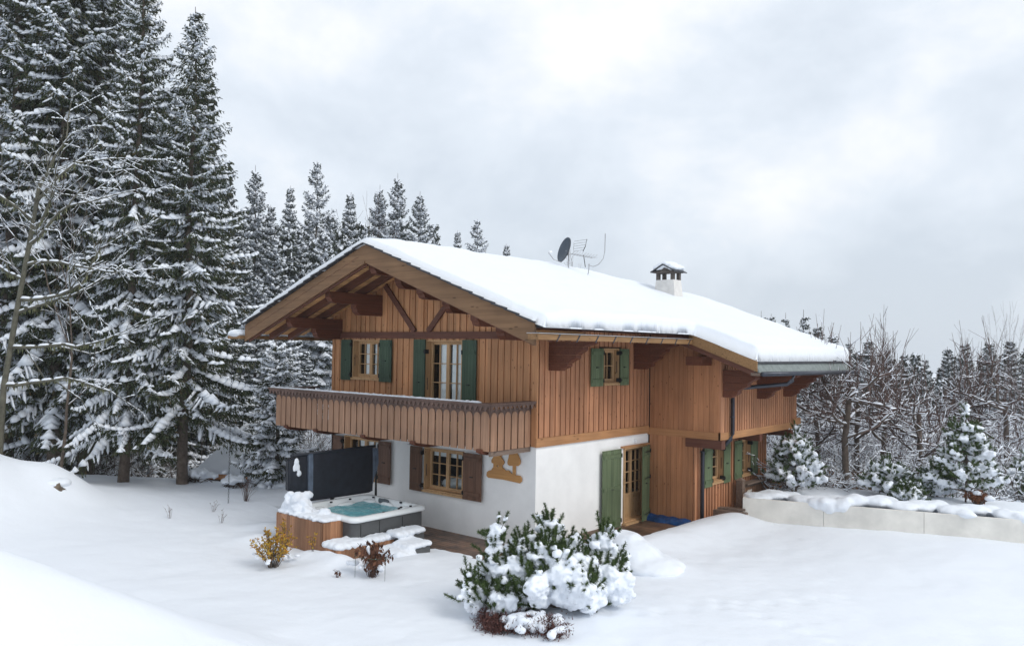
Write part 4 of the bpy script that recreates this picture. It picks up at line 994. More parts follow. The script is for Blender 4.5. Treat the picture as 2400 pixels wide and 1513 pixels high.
def spruce(seed, H, Rb, zb=1.2, whorl=.5, nb=6, tw=.15, tuft=6, tl=.17, tww=.05, snow=.65, sw=.07, power=.75, droop=.55, hang=.6, drop=.0, upturn=.25, bsnow=1.0, cthr=-.35, trk=.011):
    r = np.random.RandomState(seed); nV = []; nF = []; off = 0; Ts = []; Sn = []
    z = zb; A0 = []; brs = []
    while z < H-.25:
        t = (H-z)/(H-zb); L = Rb*(t**power)*(1 if t > .05 else .8)
        k = nb if t > .12 else max(3, nb-2)
        a0 = r.rand()*6.28
        for i in range(k):
            if r.rand() < drop: continue
            brs.append((z+r.uniform(-.18, .18)*whorl, a0+i*2*pi/k+r.uniform(-.35, .35), max(.12, L*r.uniform(.62, 1.12)), t))
        z += whorl*(.45+.55*t)*r.uniform(.8, 1.2)
    tb = []; td = []; tl_ = []; tper = []; S = []
    for (z, az, L, t) in brs:
        ns = max(4, int(L/.22)); s = np.linspace(0, 1, ns+1)
        dr = droop*(t**.7)*r.uniform(.7, 1.25)-.28*(1-t)**2; up_ = upturn*r.uniform(.6, 1.4)
        rr_ = L*s*(1-.06*s); zz = z+L*(-dr*s**1.2+up_*s**3)
        azs = az+r.uniform(-.12, .12)*s
        P = np.stack([rr_*np.cos(azs), rr_*np.sin(azs), zz], 1)
        m = max(5, int(L/tw)); ss = np.linspace(.12, 1, m)+r.uniform(-.02, .02, m); ss = np.clip(ss, 0.05, 1)
        base = np.stack([np.interp(ss, s, P[:, c]) for c in range(3)], 1); b2 = np.stack([np.interp(np.clip(ss+.05, 0, 1.05), s, P[:, c]) for c in range(3)], 1)
        b1 = np.stack([np.interp(ss-.05, s, P[:, c]) for c in range(3)], 1); dd = nrm(b2-b1)
        sd_ = nrm(np.cross(dd, [0, 0, 1.0])); ln = (.34*L*(1-ss)**.8+.16)*r.uniform(.6, 1.15, m); ln = np.minimum(ln, .95)
        for sg in (-1, 1):
            dirn = nrm(dd*r.uniform(.5, 1.0, (m, 1))+sg*sd_*.95+np.array([0, 0, -1.0])*(hang*r.uniform(.1, .55, (m, 1))))
            tb.append(base); td.append(dirn); tl_.append(ln)
        if t > .02:
            tb.append(base); td.append(nrm(dd*.5+np.array([0, 0, -1.0])*1.0+r.uniform(-.3, .3, (m, 3)))); tl_.append(ln*hang*.6)
        # snow roll along the branch
        noise = r.rand(len(P)-1)
        q = (noise < snow*bsnow+.15)
        q[0] = False
        A = P[:-1][q]-(P[1:]-P[:-1])[q]*.15; B = P[1:][q]+(P[1:]-P[:-1])[q]*.2
        if len(A):
            dn = nrm(B-A); sd2 = nrm(np.cross(dn, [0, 0, 1.0]))
            fr = s[1:][q]; wi = sw*(.9+1.5*np.sin(pi*np.clip(fr, 0, .95))*min(1.6, L/2.2))*r.uniform(.6, 1.3, len(A))
            S.append((A+[0, 0, .015], B+[0, 0, .0], wi, wi*r.uniform(.45, .8, len(A)), sd2))
    TB = np.concatenate(tb); TD = np.concatenate(td); TL = np.concatenate(tl_); n = len(TB)
    # needle tufts
    K = tuft; fr = (np.arange(K)+.3)/K
    pos = TB[:, None]+TD[:, None]*(TL[:, None, None]*fr[None, :, None]); pos[..., 2] -= (TL[:, None]*fr[None]**2)*.18
    dirs = TD[:, None]*.9+r.uniform(-.6, .6, (n, K, 3))+np.array([0, 0, -.45])
    pos = pos.reshape(-1, 3); dirs = nrm(dirs.reshape(-1, 3)); szf = np.repeat(np.clip(.30+TL*1.6, .35, 1), K); ll = (tl*szf*r.uniform(.6, 1.25, len(pos)))[:, None]
    sdv = nrm(np.cross(dirs, r.uniform(-1, 1, (len(pos), 3)))); ww = (tww*np.sqrt(szf)*r.uniform(.7, 1.2, len(pos)))[:, None]
    V = np.stack([pos, pos+dirs*ll*.5+sdv*ww*.5, pos+dirs*ll, pos+dirs*ll*.5-sdv*ww*.5], 1).reshape(-1, 3)
    F = (np.array([[0, 1, 2], [0, 2, 3]])[None]+(np.arange(len(pos))*4)[:, None, None]).reshape(-1, 3)
    # snow on twigs
    keep = (r.rand(n) < snow*.8) & (TD[:, 2] > -.75) & (TL > .06)
    cl = vnoise(TB[:, 0]*1.1, TB[:, 1]*1.1, TB[:, 2]*1.1, seed) > cthr
    keep &= cl
    A = TB[keep]-TD[keep]*(TL[keep]*.06)[:, None]; B = TB[keep]+TD[keep]*(TL[keep]*r.uniform(.7, 1.0, keep.sum()))[:, None]; B[:, 2] -= TL[keep]*.10
    A[:, 2] += .02; B[:, 2] += .0
    wi = sw*r.uniform(.4, 1.0, len(A)); S.append((A, B, wi, wi*r.uniform(.5, .9, len(A)), nrm(np.cross(nrm(B-A), [0, 0, 1.0]))))
    SA = np.concatenate([q[0] for q in S]); SB = np.concatenate([q[1] for q in S]); SW = np.concatenate([q[2] for q in S]); SH = np.concatenate([q[3] for q in S]); SS = np.concatenate([q[4] for q in S])
    upv = nrm(np.cross(SS, nrm(SB-SA))); upv = np.where(upv[:, 2:3] < 0, -upv, upv)
    SV, SF = loz(SA, SB, SW, SH, SS, upv, -.35*sw)
    SV = SV+(np.stack([fbm(SV[:, 0]*9, SV[:, 1]*9, SV[:, 2]*9, 77+i, 1) for i in range(3)], 1))*sw*.3
    tr = MB(); zs = np.linspace(-.8, H, 14); tr.tube([(.05*sin(q*.9+seed), .05*cos(q*.7+seed), q) for q in zs], [max(.010, trk*H*(1-max(q, 0)/H)**.9+.008)*(1.25 if q < .3 else 1) for q in zs], 8, cap=False)
    return tr, (V, F), (SV, SF)
def spruce_meshes(nm, *a, **k):
    nd = k.pop('needles', M_ndl); tr, (V, F), (SV, SF) = spruce(*a, **k)
    t = tr.mesh('trunk', smooth=True); t.materials.append(M_bark)
    return (t, npmesh('crown', V, F, [nd], False), npmesh('snow', SV, SF, [M_tsnow], True))
def plant_tree(name, ms, loc, label, cat, group, rz=0, s=1.0, sz=None, lean=None, names=('trunk', 'crown', 'snow')):
    t = thing(name, label, cat, tuple(loc), group, rz); t.scale = (s, s, sz or s)
    if lean: t.rotation_euler = (lean[0], lean[1], rz)
    for n_, m_e in zip(names, ms):
        if m_e is not None: o = bpy.data.objects.new(n_, m_e); COL.objects.link(o); o.parent = t
    return t
# mesh families: near (high detail), middle, far
NEAR = [spruce_meshes('a', 101, 22, 3.9, zb=2.4, whorl=.66, nb=7, tw=.16, tuft=6, tl=.19, tww=.055, snow=.66, sw=.085, droop=.62, hang=.9, power=.85, cthr=-.08),
        spruce_meshes('b', 102, 26, 4.3, zb=2.4, whorl=.72, nb=7, tw=.17, tuft=6, tl=.20, tww=.06, snow=.64, sw=.085, droop=.55, hang=.9, power=.66, cthr=-.08),
        spruce_meshes('c', 103, 17, 3.3, zb=2.5, whorl=.56, nb=7, tw=.13, tuft=6, tl=.17, tww=.05, snow=.64, sw=.085, droop=.50, hang=1.2, power=.78, upturn=.24, drop=.08, cthr=.0)]
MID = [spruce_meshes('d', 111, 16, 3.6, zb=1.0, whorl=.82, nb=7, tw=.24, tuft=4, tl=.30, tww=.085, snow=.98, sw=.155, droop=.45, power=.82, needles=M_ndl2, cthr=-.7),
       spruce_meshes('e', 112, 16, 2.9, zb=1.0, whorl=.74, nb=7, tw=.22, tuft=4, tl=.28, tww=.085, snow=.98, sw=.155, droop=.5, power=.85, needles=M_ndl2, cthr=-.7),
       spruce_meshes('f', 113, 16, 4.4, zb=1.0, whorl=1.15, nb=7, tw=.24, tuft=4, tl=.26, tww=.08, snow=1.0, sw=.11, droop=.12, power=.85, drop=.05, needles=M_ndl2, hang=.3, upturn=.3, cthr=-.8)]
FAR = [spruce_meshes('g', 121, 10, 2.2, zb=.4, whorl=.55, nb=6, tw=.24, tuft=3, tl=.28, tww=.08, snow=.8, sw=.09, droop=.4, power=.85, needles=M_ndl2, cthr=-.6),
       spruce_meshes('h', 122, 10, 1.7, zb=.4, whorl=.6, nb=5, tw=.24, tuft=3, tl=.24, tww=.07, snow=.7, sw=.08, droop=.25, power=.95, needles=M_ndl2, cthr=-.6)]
# --- tall spruces on the left (column, depth, family, height, label)
near_l = [
 (438, 27.6, 2, 16.4, 'tall dark spruce standing out against the sky, foremost of the left wood', .98),
 (300, 27.3, 0, 20.5, 'tall spruce with its bare leaning trunk foot showing in the snow, left wood', .68),
 (212, 31.0, 1, 27.0, 'tallest thick spruce behind the mossy bare tree, top out of the picture', 1.0),
 (135, 29.6, 0, 26.0, 'spruce with pale bare trunk foot behind the crest of the left bank', 1.0),
 (18, 30.5, 1, 27.0, 'snowy spruce at the very left edge of the picture', 1.05),
 (80, 36.5, 1, 29.0, 'spruce in the second row between the two leftmost spruces', 1.05),
 (262, 38.0, 0, 27.0, 'spruce in the second row behind the leaning trunk', 1.05),
 (372, 36.5, 0, 14.5, 'spruce whose top shows left of the foremost spruce', .95),
 (482, 38.5, 2, 16.5, 'shorter spruce half hidden right behind the foremost spruce', 1.0),
 (515, 41, 2, 11.0, 'low spruce at the right foot of the left wood above the hut', 1.0),
 (165, 42, 1, 30.0, 'spruce deep in the left wood, third row', 1.1)]
for i, (px, D, fam, Ht, lab, wd) in enumerate(near_l):
    p = at(px, D); gzv = gz_(p[0], p[1]); base = (22, 26, 17)[fam]
    t = plant_tree('spruce_tree', NEAR[fam], (p[0], p[1], gzv), lab, 'spruce tree', 'tall snowy spruces on the left', rz=i*1.7+(.4 if i else 0), s=wd, sz=Ht/base, lean=(R(.3), R(.8), 0) if i == 1 else None)
# --- spruces behind the chalet
mid = [(590, 384, 62, 0, 'pointed twin topped dark spruce nearest the big left wood'), (548, 480, 52, 1, 'snowy spruce beside the big left wood, half hidden by it'), (628, 478, 60, 1, 'narrow spruce left of the broad whorled one'),
 (672, 432, 72, 1, 'dark spruce just left of the broad whorled one'), (734, 374, 64, 2, 'broad spruce with open whorled branches, highest behind the chalet'), (772, 486, 58, 0, 'snowy spruce under the right side of the broad whorled one'),
 (814, 448, 62, 1, 'slender spruce among bare twigs left of the ridge'), (882, 430, 72, 0, 'left one of the three spruces above the roof peak'), (926, 403, 70, 0, 'middle and tallest of the three spruces above the roof peak'),
 (977, 446, 68, 0, 'right one of the three spruces above the roof peak'), (1003, 520, 72, 1, 'small spruce at the right skirt of the three spruces'), (1068, 538, 82, 1, 'small thin spruce above the ridge left of the lone feathery one'),
 (1114, 512, 72, 2, 'lone feathery spruce above the middle of the ridge'), (1184, 570, 84, 1, 'tiny spruce tip above the ridge, nearest the satellite dish'),
 (640, 545, 46, 0, 'snow laden spruce above the left roof corner'), (700, 535, 50, 1, 'snow laden spruce over the middle of the left roof slope'), (755, 530, 47, 0, 'dark bushy spruce touching the upper left roof slope'),
 (600, 640, 40, 0, 'young snow laden spruce at the left roof corner'), (665, 640, 42, 1, 'young spruce just over the lower left roof slope'), (815, 560, 54, 1, 'spruce behind the left slope close to the peak'), (850, 520, 56, 0, 'grey spruce just left of the roof peak'), (570, 560, 45, 1, 'white spruce between the left wood and the chalet'),
 (545, 760, 43, 0, 'low spruce left of the eave behind the hut'), (720, 820, 40, 1, 'low spruce seen under the left eave')]
for i, (px, yt, D, fam, lab) in enumerate(mid):
    p = at(px, D); g0 = min(gz_(p[0], p[1]), 1); Ht = hgt(px, D, yt)-g0; wd = (1.0 if fam != 2 else 1.0)*(Ht/16)**.45
    plant_tree('spruce_tree', MID[fam], (p[0], p[1], g0), lab, 'spruce tree', 'spruces behind the chalet', rz=i*2.3, s=wd, sz=Ht/16)
# --- small spruces on the right
farr = [(1786, 728, 58, 1, 'thin bare tipped spruce just over the far roof slope, leftmost of the right hand wood'), (1806, 735, 62, 0, 'bushy spruce tip over the far roof slope'), (1840, 732, 57, 1, 'thin spruce tip between two bushier ones over the roof'), (1886, 725, 52, 1, 'tall thin spruce tip above the end of the roof'),
 (1916, 758, 55, 0, 'dark spruce above the right roof corner'), (1951, 778, 58, 0, 'spruce beside the right roof corner'), (1990, 790, 60, 1, 'spruce just right of the roof corner'), (2036, 792, 58, 0, 'dark spruce behind the red shoots nearest the roof'), (2120, 822, 60, 0, 'dark spruce behind the middle of the red shoots'), (2168, 830, 60, 1, 'spruce behind the right half of the red shoots'),
 (2222, 812, 62, 0, 'left one of the pair of pointed spruces on the right skyline'), (2262, 798, 60, 0, 'right one of the pair of pointed spruces on the right skyline'), (2318, 795, 52, 0, 'broad dark spruce under the tall birch'), (2368, 792, 50, 0, 'broad dark spruce nearest the right edge'), (2408, 800, 48, 1, 'spruce cut by the right edge of the picture'), (2080, 806, 64, 1, 'distant spruce between two nearer ones in the right wood')]
for i, (px, yt, D, fam, lab) in enumerate(farr):
    p = at(px, D); g0 = gz_(p[0], p[1]); Ht = hgt(px, D, yt)-g0
    plant_tree('spruce_tree', FAR[fam], (p[0], p[1], g0), lab, 'spruce tree', 'spruces of the right hand wood', rz=i*1.9, s=(Ht/10)**.6*1.05, sz=Ht/10)
# --- small drooping spruce beside the chalet
SM = spruce_meshes('s', 131, 6.5, 1.75, zb=.3, whorl=.42, nb=6, tw=.09, tuft=8, tl=.12, tww=.04, snow=.5, sw=.12, droop=.5, hang=1.1, power=.62, cthr=.0)
p = at(652, 27.5); plant_tree('small_spruce', SM, (p[0], p[1], gz_(p[0], p[1])-.3), 'small dark green spruce loaded with snow at the left corner of the balcony', 'spruce tree', None, s=1.0, sz=hgt(652, 27.5, 800)/6.5+.05)

# --- bare trees
def baretree(seed, start, dirn, L, r0, depth=5, spread=.55, ratio=.72, nseg=5, curl=.25, up=.12, kids=(2, 3), snow=1.0, minr=.006, maxseg=5000, side=3):
    r = random.Random(seed); segs = []
    def grow(p, d, L, rad, k):
        n_ = max(2, nseg-(depth-k)//2); pts = [p]; dd = d
        for i in range(n_):
            dd = dd+np.array([r.gauss(0, curl), r.gauss(0, curl), r.gauss(0, curl)+up])*.35; dd = dd/np.linalg.norm(dd)
            pts.append(pts[-1]+dd*L/n_)
        r1 = max(minr, rad*.62); segs.append((pts, rad, r1, k))
        if k == 0: return
        nk = r.choice(kids)
        for j in range(nk):
            ax = np.array([r.gauss(0, 1) for _ in range(3)]); ax -= ax.dot(dd)*dd; ax /= np.linalg.norm(ax)+1e-9
            nd = dd+ax*spread*r.uniform(.5, 1.4); nd /= np.linalg.norm(nd)
            grow(pts[-1], nd, L*ratio*r.uniform(.7, 1.2), max(minr, r1*.85), k-1)
        for j in range(side if k > 1 else 1):
            q = r.randint(1, len(pts)-2) if len(pts) > 2 else 0
            ax = np.array([r.gauss(0, 1) for _ in range(3)]); ax -= ax.dot(dd)*dd; ax /= np.linalg.norm(ax)+1e-9
            nd = dd*.7+ax*r.uniform(.6, 1.1); nd /= np.linalg.norm(nd)
            grow(pts[q], nd, L*ratio*r.uniform(.5, .9), max(minr, rad*.4), max(0, k-2))
    grow(np.array(start, float), np.array(dirn, float)/np.linalg.norm(dirn), L, r0, depth)
    return segs
def segmesh(segs, snow=1.0, k=5, sc_=1.0, wmin=.012):
    A, B, Ra, Rb_ = [], [], [], []
    for pts, ra, rb, _ in segs:
        n_ = len(pts)-1
        for i in range(n_):
            A.append(pts[i]); B.append(pts[i+1]); Ra.append(ra+(rb-ra)*i/n_); Rb_.append(ra+(rb-ra)*(i+1)/n_)
    A = np.array(A); B = np.array(B); Ra = np.array(Ra); Rb_ = np.array(Rb_); d = nrm(B-A)
    ref = np.where(np.abs(d[:, 2:3]) < .9, np.array([[0, 0, 1.0]]), np.array([[1.0, 0, 0]])); s1 = nrm(np.cross(d, ref)); s2 = nrm(np.cross(s1, d))
    vs = []
    for (P, Rr) in ((A, Ra), (B, Rb_)):
        for j in range(k): t = 2*pi*j/k; vs.append(P+(s1*cos(t)+s2*sin(t))*Rr[:, None])
    V = np.stack(vs, 1).reshape(-1, 3); f = []
    for j in range(k): j2 = (j+1) % k; f += [(j, j2, k+j2), (j, k+j2, k+j)]
    F = (np.array(f)[None]+(np.arange(len(A))*2*k)[:, None, None]).reshape(-1, 3)
    rs_ = np.random.RandomState(len(A)); hz = np.abs(d[:, 2]); keep = (hz < .86) & (rs_.rand(len(A)) < snow)
    w = np.maximum(wmin, (Ra+Rb_)/2*1.15+.006)[keep]*sc_; h = (w*.9+.018)*(1-hz[keep]*.6); upv = s2[keep]; upv = np.where(upv[:, 2:3] < 0, -upv, upv)
    vr = rs_.uniform(.45, 1.15, keep.sum()); w = w*vr; h = h*vr; a = A[keep]+upv*(Ra[keep]*.5)[:, None]; b = B[keep]+upv*(Rb_[keep]*.5)[:, None]; e_ = (b-a)*.08
    SV, SF = loz(a-e_, b+e_, w, h, s1[keep], upv, 0)
    SV = SV+np.stack([fbm(SV[:, 0]*11, SV[:, 1]*11, SV[:, 2]*11, 7+i, 1) for i in range(3)], 1)*.012
    return (V, F), (SV, SF)
def bare_obj(segs, barkmat, snow=1.0, sc_=1.0, wmin=.012):
    (V, F), (SV, SF) = segmesh(segs, snow, 5, sc_, wmin); return npmesh('branches', V, F, [barkmat], True), npmesh('snow', SV, SF, [M_tsnow], True)
BN = ('branches', 'snow')
# mossy tree at the left edge: trunk with long branches reaching right
toR = np.array([RM[0][0], RM[0][1], 0]); toC_ = -np.array([RM[2][0], RM[2][1], 0])
p = at(8, 23.5); g0 = gz_(p[0], p[1]); segs = []
lt = [np.array([0, 0, -.3]), toR*.05+[0, 0, 2], toR*.35+[0, 0, 4.2], toR*.65+[0, 0, 6.2], toR*.9+[0, 0, 8.0]]
segs.append((lt, .095, .06, 5))
rl_ = random.Random(4)
for (z0, i0, L_, u, rr_) in ((2.1, 1, 3.3, .05, .06), (3.1, 1, 3.6, .10, .06), (4.0, 2, 3.0, .28, .055), (4.6, 2, 3.6, .16, .06), (5.6, 2, 3.2, .5, .055), (6.2, 3, 3.4, .65, .055), (6.6, 3, 3.0, .9, .05), (7.6, 3, 3.2, 1.2, .05), (8.0, 4, 3.2, 1.6, .05), (5.2, 2, 2.4, .4, .05), (7.0, 3, 3.0, .8, .05)):
    b0 = lt[i0]+(lt[min(i0+1, 4)]-lt[i0])*np.clip((z0-lt[i0][2])/(2.0), 0, 1); sgn = -1 if z0 in (5.2, 7.0) else 1
    segs += baretree(int(z0*10), b0, toR*sgn+toC_*rl_.uniform(-.3, .5)+np.array([0, 0, u]), L_*.5, rr_, depth=4, spread=.5, ratio=.72, up=.05, curl=.3, kids=(1, 2), side=2)
bm_, sn_ = bare_obj(segs, M_barkg, sc_=1.15, wmin=.016)
rs_ = np.random.RandomState(5); lv = []
for pts, ra, rb, k_ in segs:
    if ra > .03:
        for q in range(len(pts)-1):
            for _ in range(10):
                t = rs_.rand(); lv.append(pts[q]*(1-t)+pts[q+1]*t)
lv = np.array(lv); ln = rs_.uniform(.05, .22, len(lv))[:, None]; dn = np.array([[0, 0, -1.0]])+rs_.uniform(-.25, .25, (len(lv), 3)); sdv = nrm(rs_.uniform(-1, 1, (len(lv), 3))*[1, 1, .1])*.022
V = np.stack([lv-sdv, lv+sdv, lv+dn*ln], 1).reshape(-1, 3); F = np.arange(len(V)).reshape(-1, 3)
t = plant_tree('bare_tree', (bm_, npmesh('lichen', V, F, [M_lichen], False), sn_), (p[0], p[1], g0), 'leaning bare tree with mossy trunk and snow lined branches at the left edge', 'tree', None, names=('branches', 'lichen', 'snow'))
p = at(150, 25.5); segs = baretree(21, (0, 0, 0), (-.05, 0, 1), 3.4, .05, depth=5, spread=.42, ratio=.8, up=.16, curl=.2, kids=(2, 2), side=2)
plant_tree('bare_tree', bare_obj(segs, M_bark), (p[0], p[1], gz_(p[0], p[1])), 'thin many branched bare tree with reddish twigs in front of the left spruces', 'tree', None, names=BN, s=1.15)
# pollarded trees on the right with upright shoots
def pollard(seed, H=3.0):
    r = random.Random(seed); segs = []; heads = []
    tr = [np.array([0, 0, -.6]), np.array([r.uniform(-.1, .1), r.uniform(-.1, .1), H*.5]), np.array([r.uniform(-.25, .25), r.uniform(-.2, .2), H])]
    segs.append((tr, .10, .075, 5)); heads.append(tr[-1])
    for i in range(7):
        a = r.uniform(0, 6.28); b0 = tr[1]+(tr[2]-tr[1])*r.random(); L_ = r.uniform(1.0, 1.9)
        pts = [b0]; d = np.array([cos(a), sin(a), .35]); 
        for q in range(4): d = d+np.array([r.gauss(0, .3), r.gauss(0, .3), r.gauss(.12, .25)]); d /= np.linalg.norm(d); pts.append(pts[-1]+d*L_/4)
        segs.append((pts, .045, .03, 4)); heads += pts[2:]
    for h in heads:
        for j in range(r.randint(2, 4)):
            d = np.array([r.gauss(0, .28), r.gauss(0, .28), 1.0]); d /= np.linalg.norm(d); L_ = r.uniform(.8, 2.3); pts = [h]
            for q in range(4): d = d+np.array([r.gauss(0, .06), r.gauss(0, .06), .08]); d /= np.linalg.norm(d); pts.append(pts[-1]+d*L_/4)
            segs.append((pts, .011, .004, 0))
            for m in range(r.randint(1, 4)):
                q = r.randint(1, 3); e_ = d*.8+np.array([r.gauss(0, .4), r.gauss(0, .4), 0]); segs.append(([pts[q], pts[q]+e_*r.uniform(.25, .6)], .007, .004, 0))
        for j in range(4):
            a = r.uniform(0, 6.28); d = np.array([cos(a), sin(a), r.uniform(-.1, .5)]); pts = [h]
            for q in range(3): d = d+np.array([r.gauss(0, .4), r.gauss(0, .4), r.gauss(0, .25)]); d /= np.linalg.norm(d); pts.append(pts[-1]+d*r.uniform(.2, .4))
            segs.append((pts, .02, .008, 0))
    thick = [s for s in segs if s[1] > .03]; thin = [s for s in segs if s[1] <= .03]
    (V1, F1), (S1, G1) = segmesh(thick, 1, 6, 1.5, .03); (V2, F2), (S2, G2) = segmesh(thin, .6, 4, 1.0, .011)
    return (npmesh('trunk', V1, F1, [M_bark], True), npmesh('shoots', V2, F2, [M_barkr], False), npmesh('snow', np.concatenate([S1, S2]), np.concatenate([G1, G2+len(S1)]), [M_tsnow], True))
PN = ('trunk', 'shoots', 'snow')
POL = [pollard(s) for s in (1, 2, 3, 4)]
for i, (px, D, s, lab) in enumerate(((1985, 25.5, 1.08, 'pollarded tree with thick snowy limbs, nearest the chalet of the pollards'), (2010, 28, 1.1, 'pollarded tree standing close behind the first one'), (2070, 29.5, 1.1, 'pollarded tree with slanting trunk in the middle of the row'), (2155, 27, .98, 'short pollarded tree with wide snowy limbs left of the tall planter pine'), (1915, 30, 1.0, 'pollarded tree mostly hidden behind the chalet corner'), (2250, 32, 1.15, 'pollarded tree behind the tall planter pine'), (2360, 31, 1.1, 'pollarded tree near the right edge'))):
    p = at(px, D); plant_tree('pollarded_tree', POL[i % 4], (p[0], p[1], gz_(p[0], p[1])-.1), lab, 'tree', 'pollarded trees behind the planter', rz=i*1.3, s=s, names=PN)
segs = baretree(51, (0, 0, 0), (0, 0, 1), 4.2, .07, depth=5, spread=.26, ratio=.72, up=.45, curl=.12, kids=(2, 2), side=3, minr=.005)
BI = bare_obj(segs, M_barkr, snow=.25)
rs_ = np.random.RandomState(9); ends = np.array([s[0][-1] for s in segs if s[3] <= 1]); ends = ends[rs_.rand(len(ends)) < .5]; ends = ends[ends[:, 2] < 8]
sdv = nrm(rs_.uniform(-1, 1, ends.shape))*.03; V = np.stack([ends-sdv, ends+sdv, ends+[0, 0, -.07]], 1).reshape(-1, 3)
LF = npmesh('leaves', V, np.arange(len(V)).reshape(-1, 3), [M_rust], False)
for i, (px, D, yt, lab) in enumerate(((2335, 36, 705, 'tall thin birch with a few rusty leaves near the right edge'), (2385, 38, 735, 'second thin birch, right of the tallest one'), (2275, 40, 770, 'lower thin birch left of the tallest one'))):
    p = at(px, D); g0 = gz_(p[0], p[1]); top = max(v.co.z for v in BI[0].vertices); sc3 = (hgt(px, D, yt)-g0)/top
    plant_tree('birch_tree', (BI[0], LF, BI[1]), (p[0], p[1], g0), lab, 'birch tree', 'thin birches on the right', rz=i*2, s=sc3*.8, sz=sc3, names=('branches', 'leaves', 'snow'))
for i, (px, D, yt, lab) in enumerate(((826, 66, 445, 'pale bare tree with fine twigs around the slender spruce behind the roof'), (900, 58, 500, 'reddish bare tree below the three spruces over the roof peak'), (1345, 60, 575, 'bare tree crown seen behind the satellite dish'))):
    p = at(px, D); g0 = gz_(p[0], p[1]); sc3 = (hgt(px, D, yt)-g0)/top
    plant_tree('bare_tree', BI, (p[0], p[1], g0), lab, 'tree', None, rz=i*2+1, s=sc3*1.0, sz=sc3, names=BN)

# --- undergrowth: countless twigs with snow
def thicket(seed, n_, box, hmin, hmax, upr, barkm, snow, label, name, r0=.009):
    r = np.random.RandomState(seed); segs = []
    for _ in range(n_):
        px = r.uniform(box[0], box[1]); D = r.uniform(box[2], box[3]); p = at(px, D); g0 = gz_(p[0], p[1])
        for m in range(r.randint(3, 6)):
            d = np.array([r.normal(0, 1-upr), r.normal(0, 1-upr), 1.0]); d /= np.linalg.norm(d); L_ = r.uniform(hmin, hmax); pts = [np.array([p[0], p[1], g0])+[r.normal(0, .2), r.normal(0, .2), 0]]
            for q in range(4):
                d = d+r.normal(0, .22, 3)+[0, 0, -.12*(1-upr)]; d /= np.linalg.norm(d); pts.append(pts[-1]+d*L_/4)
                for w_ in range(2):
                    e_ = d*.6+r.normal(0, .6, 3); e_ /= np.linalg.norm(e_); q0 = pts[-1]; l2 = L_*r.uniform(.1, .3)
                    q1 = q0+e_*l2*.5; q2 = q1+(e_+r.normal(0, .25, 3))*l2*.5; segs.append(([q0, q1, q2], r0*.6, r0*.4, 0))
            segs.append((pts, r0*1.6, r0*.7, 0))
    (V, F), (S, G) = segmesh(segs, snow, 3, 1.1, .014); mi = np.concatenate([np.zeros(len(F)), np.ones(len(G))])
    o = link(name, npmesh(name, np.concatenate([V, S]), np.concatenate([F, G+len(V)]), [barkm, M_tsnow], False, mi)); tag(o, label, 'undergrowth', None, 'stuff'); return o
thicket(61, 420, (1800, 2440, 30, 44), 1.4, 3.4, .68, M_barkr, .8, 'dense reddish brush with snow on its twigs behind the pollards', 'brush', .008)
thicket(62, 300, (1810, 2440, 25, 32), .6, 1.8, .35, M_bark, .95, 'snow covered undergrowth between the pollard trunks', 'brush', .009)
thicket(63, 300, (640, 790, 31, 44), 1.4, 4.0, .5, M_bark, .8, 'snowy tangle of bare bushes left of the chalet', 'brush', .009)
thicket(64, 220, (0, 540, 31, 46), .8, 2.4, .3, M_bark, .35, 'dark dead twigs on the floor of the left wood', 'brush', .01)
# --- the wood beyond, one mass
def mass(seed, cols, base, label, mats_):
    r = np.random.RandomState(seed); Vs = []; Fs = []; ms = []; n_ = 0
    src = []
    for (t, c, s) in base:
        for me, mi in ((c, 0), (s, 1)):
            v = np.zeros(len(me.vertices)*3, np.float32); me.vertices.foreach_get('co', v); l = np.zeros(len(me.loops), np.int32); me.loops.foreach_get('vertex_index', l); src.append((v.reshape(-1, 3), l.reshape(-1, 3), mi))
    H0 = max(s[0][:, 2].max() for s in src); nb_ = len(base)
    for (px, D, yt) in cols:
        k = r.randint(nb_); p = at(px, D); g0 = gz_(p[0], p[1]); sz = (hgt(px, D, yt)-g0)/H0; a = r.rand()*6.28; sx = .9*sz**.6
        for (v, l, mi) in src[2*k:2*k+2]:
            w = np.stack([(v[:, 0]*cos(a)-v[:, 1]*sin(a))*sx+p[0], (v[:, 0]*sin(a)+v[:, 1]*cos(a))*sx+p[1], v[:, 2]*sz+g0], 1)
            Vs.append(w); Fs.append(l+n_); ms.append(np.full(len(l), mi)); n_ += len(v)
    o = link('distant_wood', npmesh('distant_wood', np.concatenate(Vs), np.concatenate(Fs), mats_, False, np.concatenate(ms))); tag(o, label, 'wood', None, 'stuff')
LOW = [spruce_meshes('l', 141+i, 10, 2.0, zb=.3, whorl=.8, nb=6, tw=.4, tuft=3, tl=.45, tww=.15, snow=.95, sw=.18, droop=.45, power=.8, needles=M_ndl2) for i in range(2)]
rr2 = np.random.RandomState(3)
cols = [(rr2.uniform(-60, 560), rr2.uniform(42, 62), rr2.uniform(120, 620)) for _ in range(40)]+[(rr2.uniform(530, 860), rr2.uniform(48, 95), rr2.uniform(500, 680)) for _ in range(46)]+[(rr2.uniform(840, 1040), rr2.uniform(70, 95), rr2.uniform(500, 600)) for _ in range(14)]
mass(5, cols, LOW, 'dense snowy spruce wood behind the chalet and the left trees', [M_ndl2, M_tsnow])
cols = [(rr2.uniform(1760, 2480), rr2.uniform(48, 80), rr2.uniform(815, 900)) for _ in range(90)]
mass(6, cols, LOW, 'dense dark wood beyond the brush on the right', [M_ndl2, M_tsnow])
for q in LOW: 
    for m_e in q: bpy.data.meshes.remove(m_e)

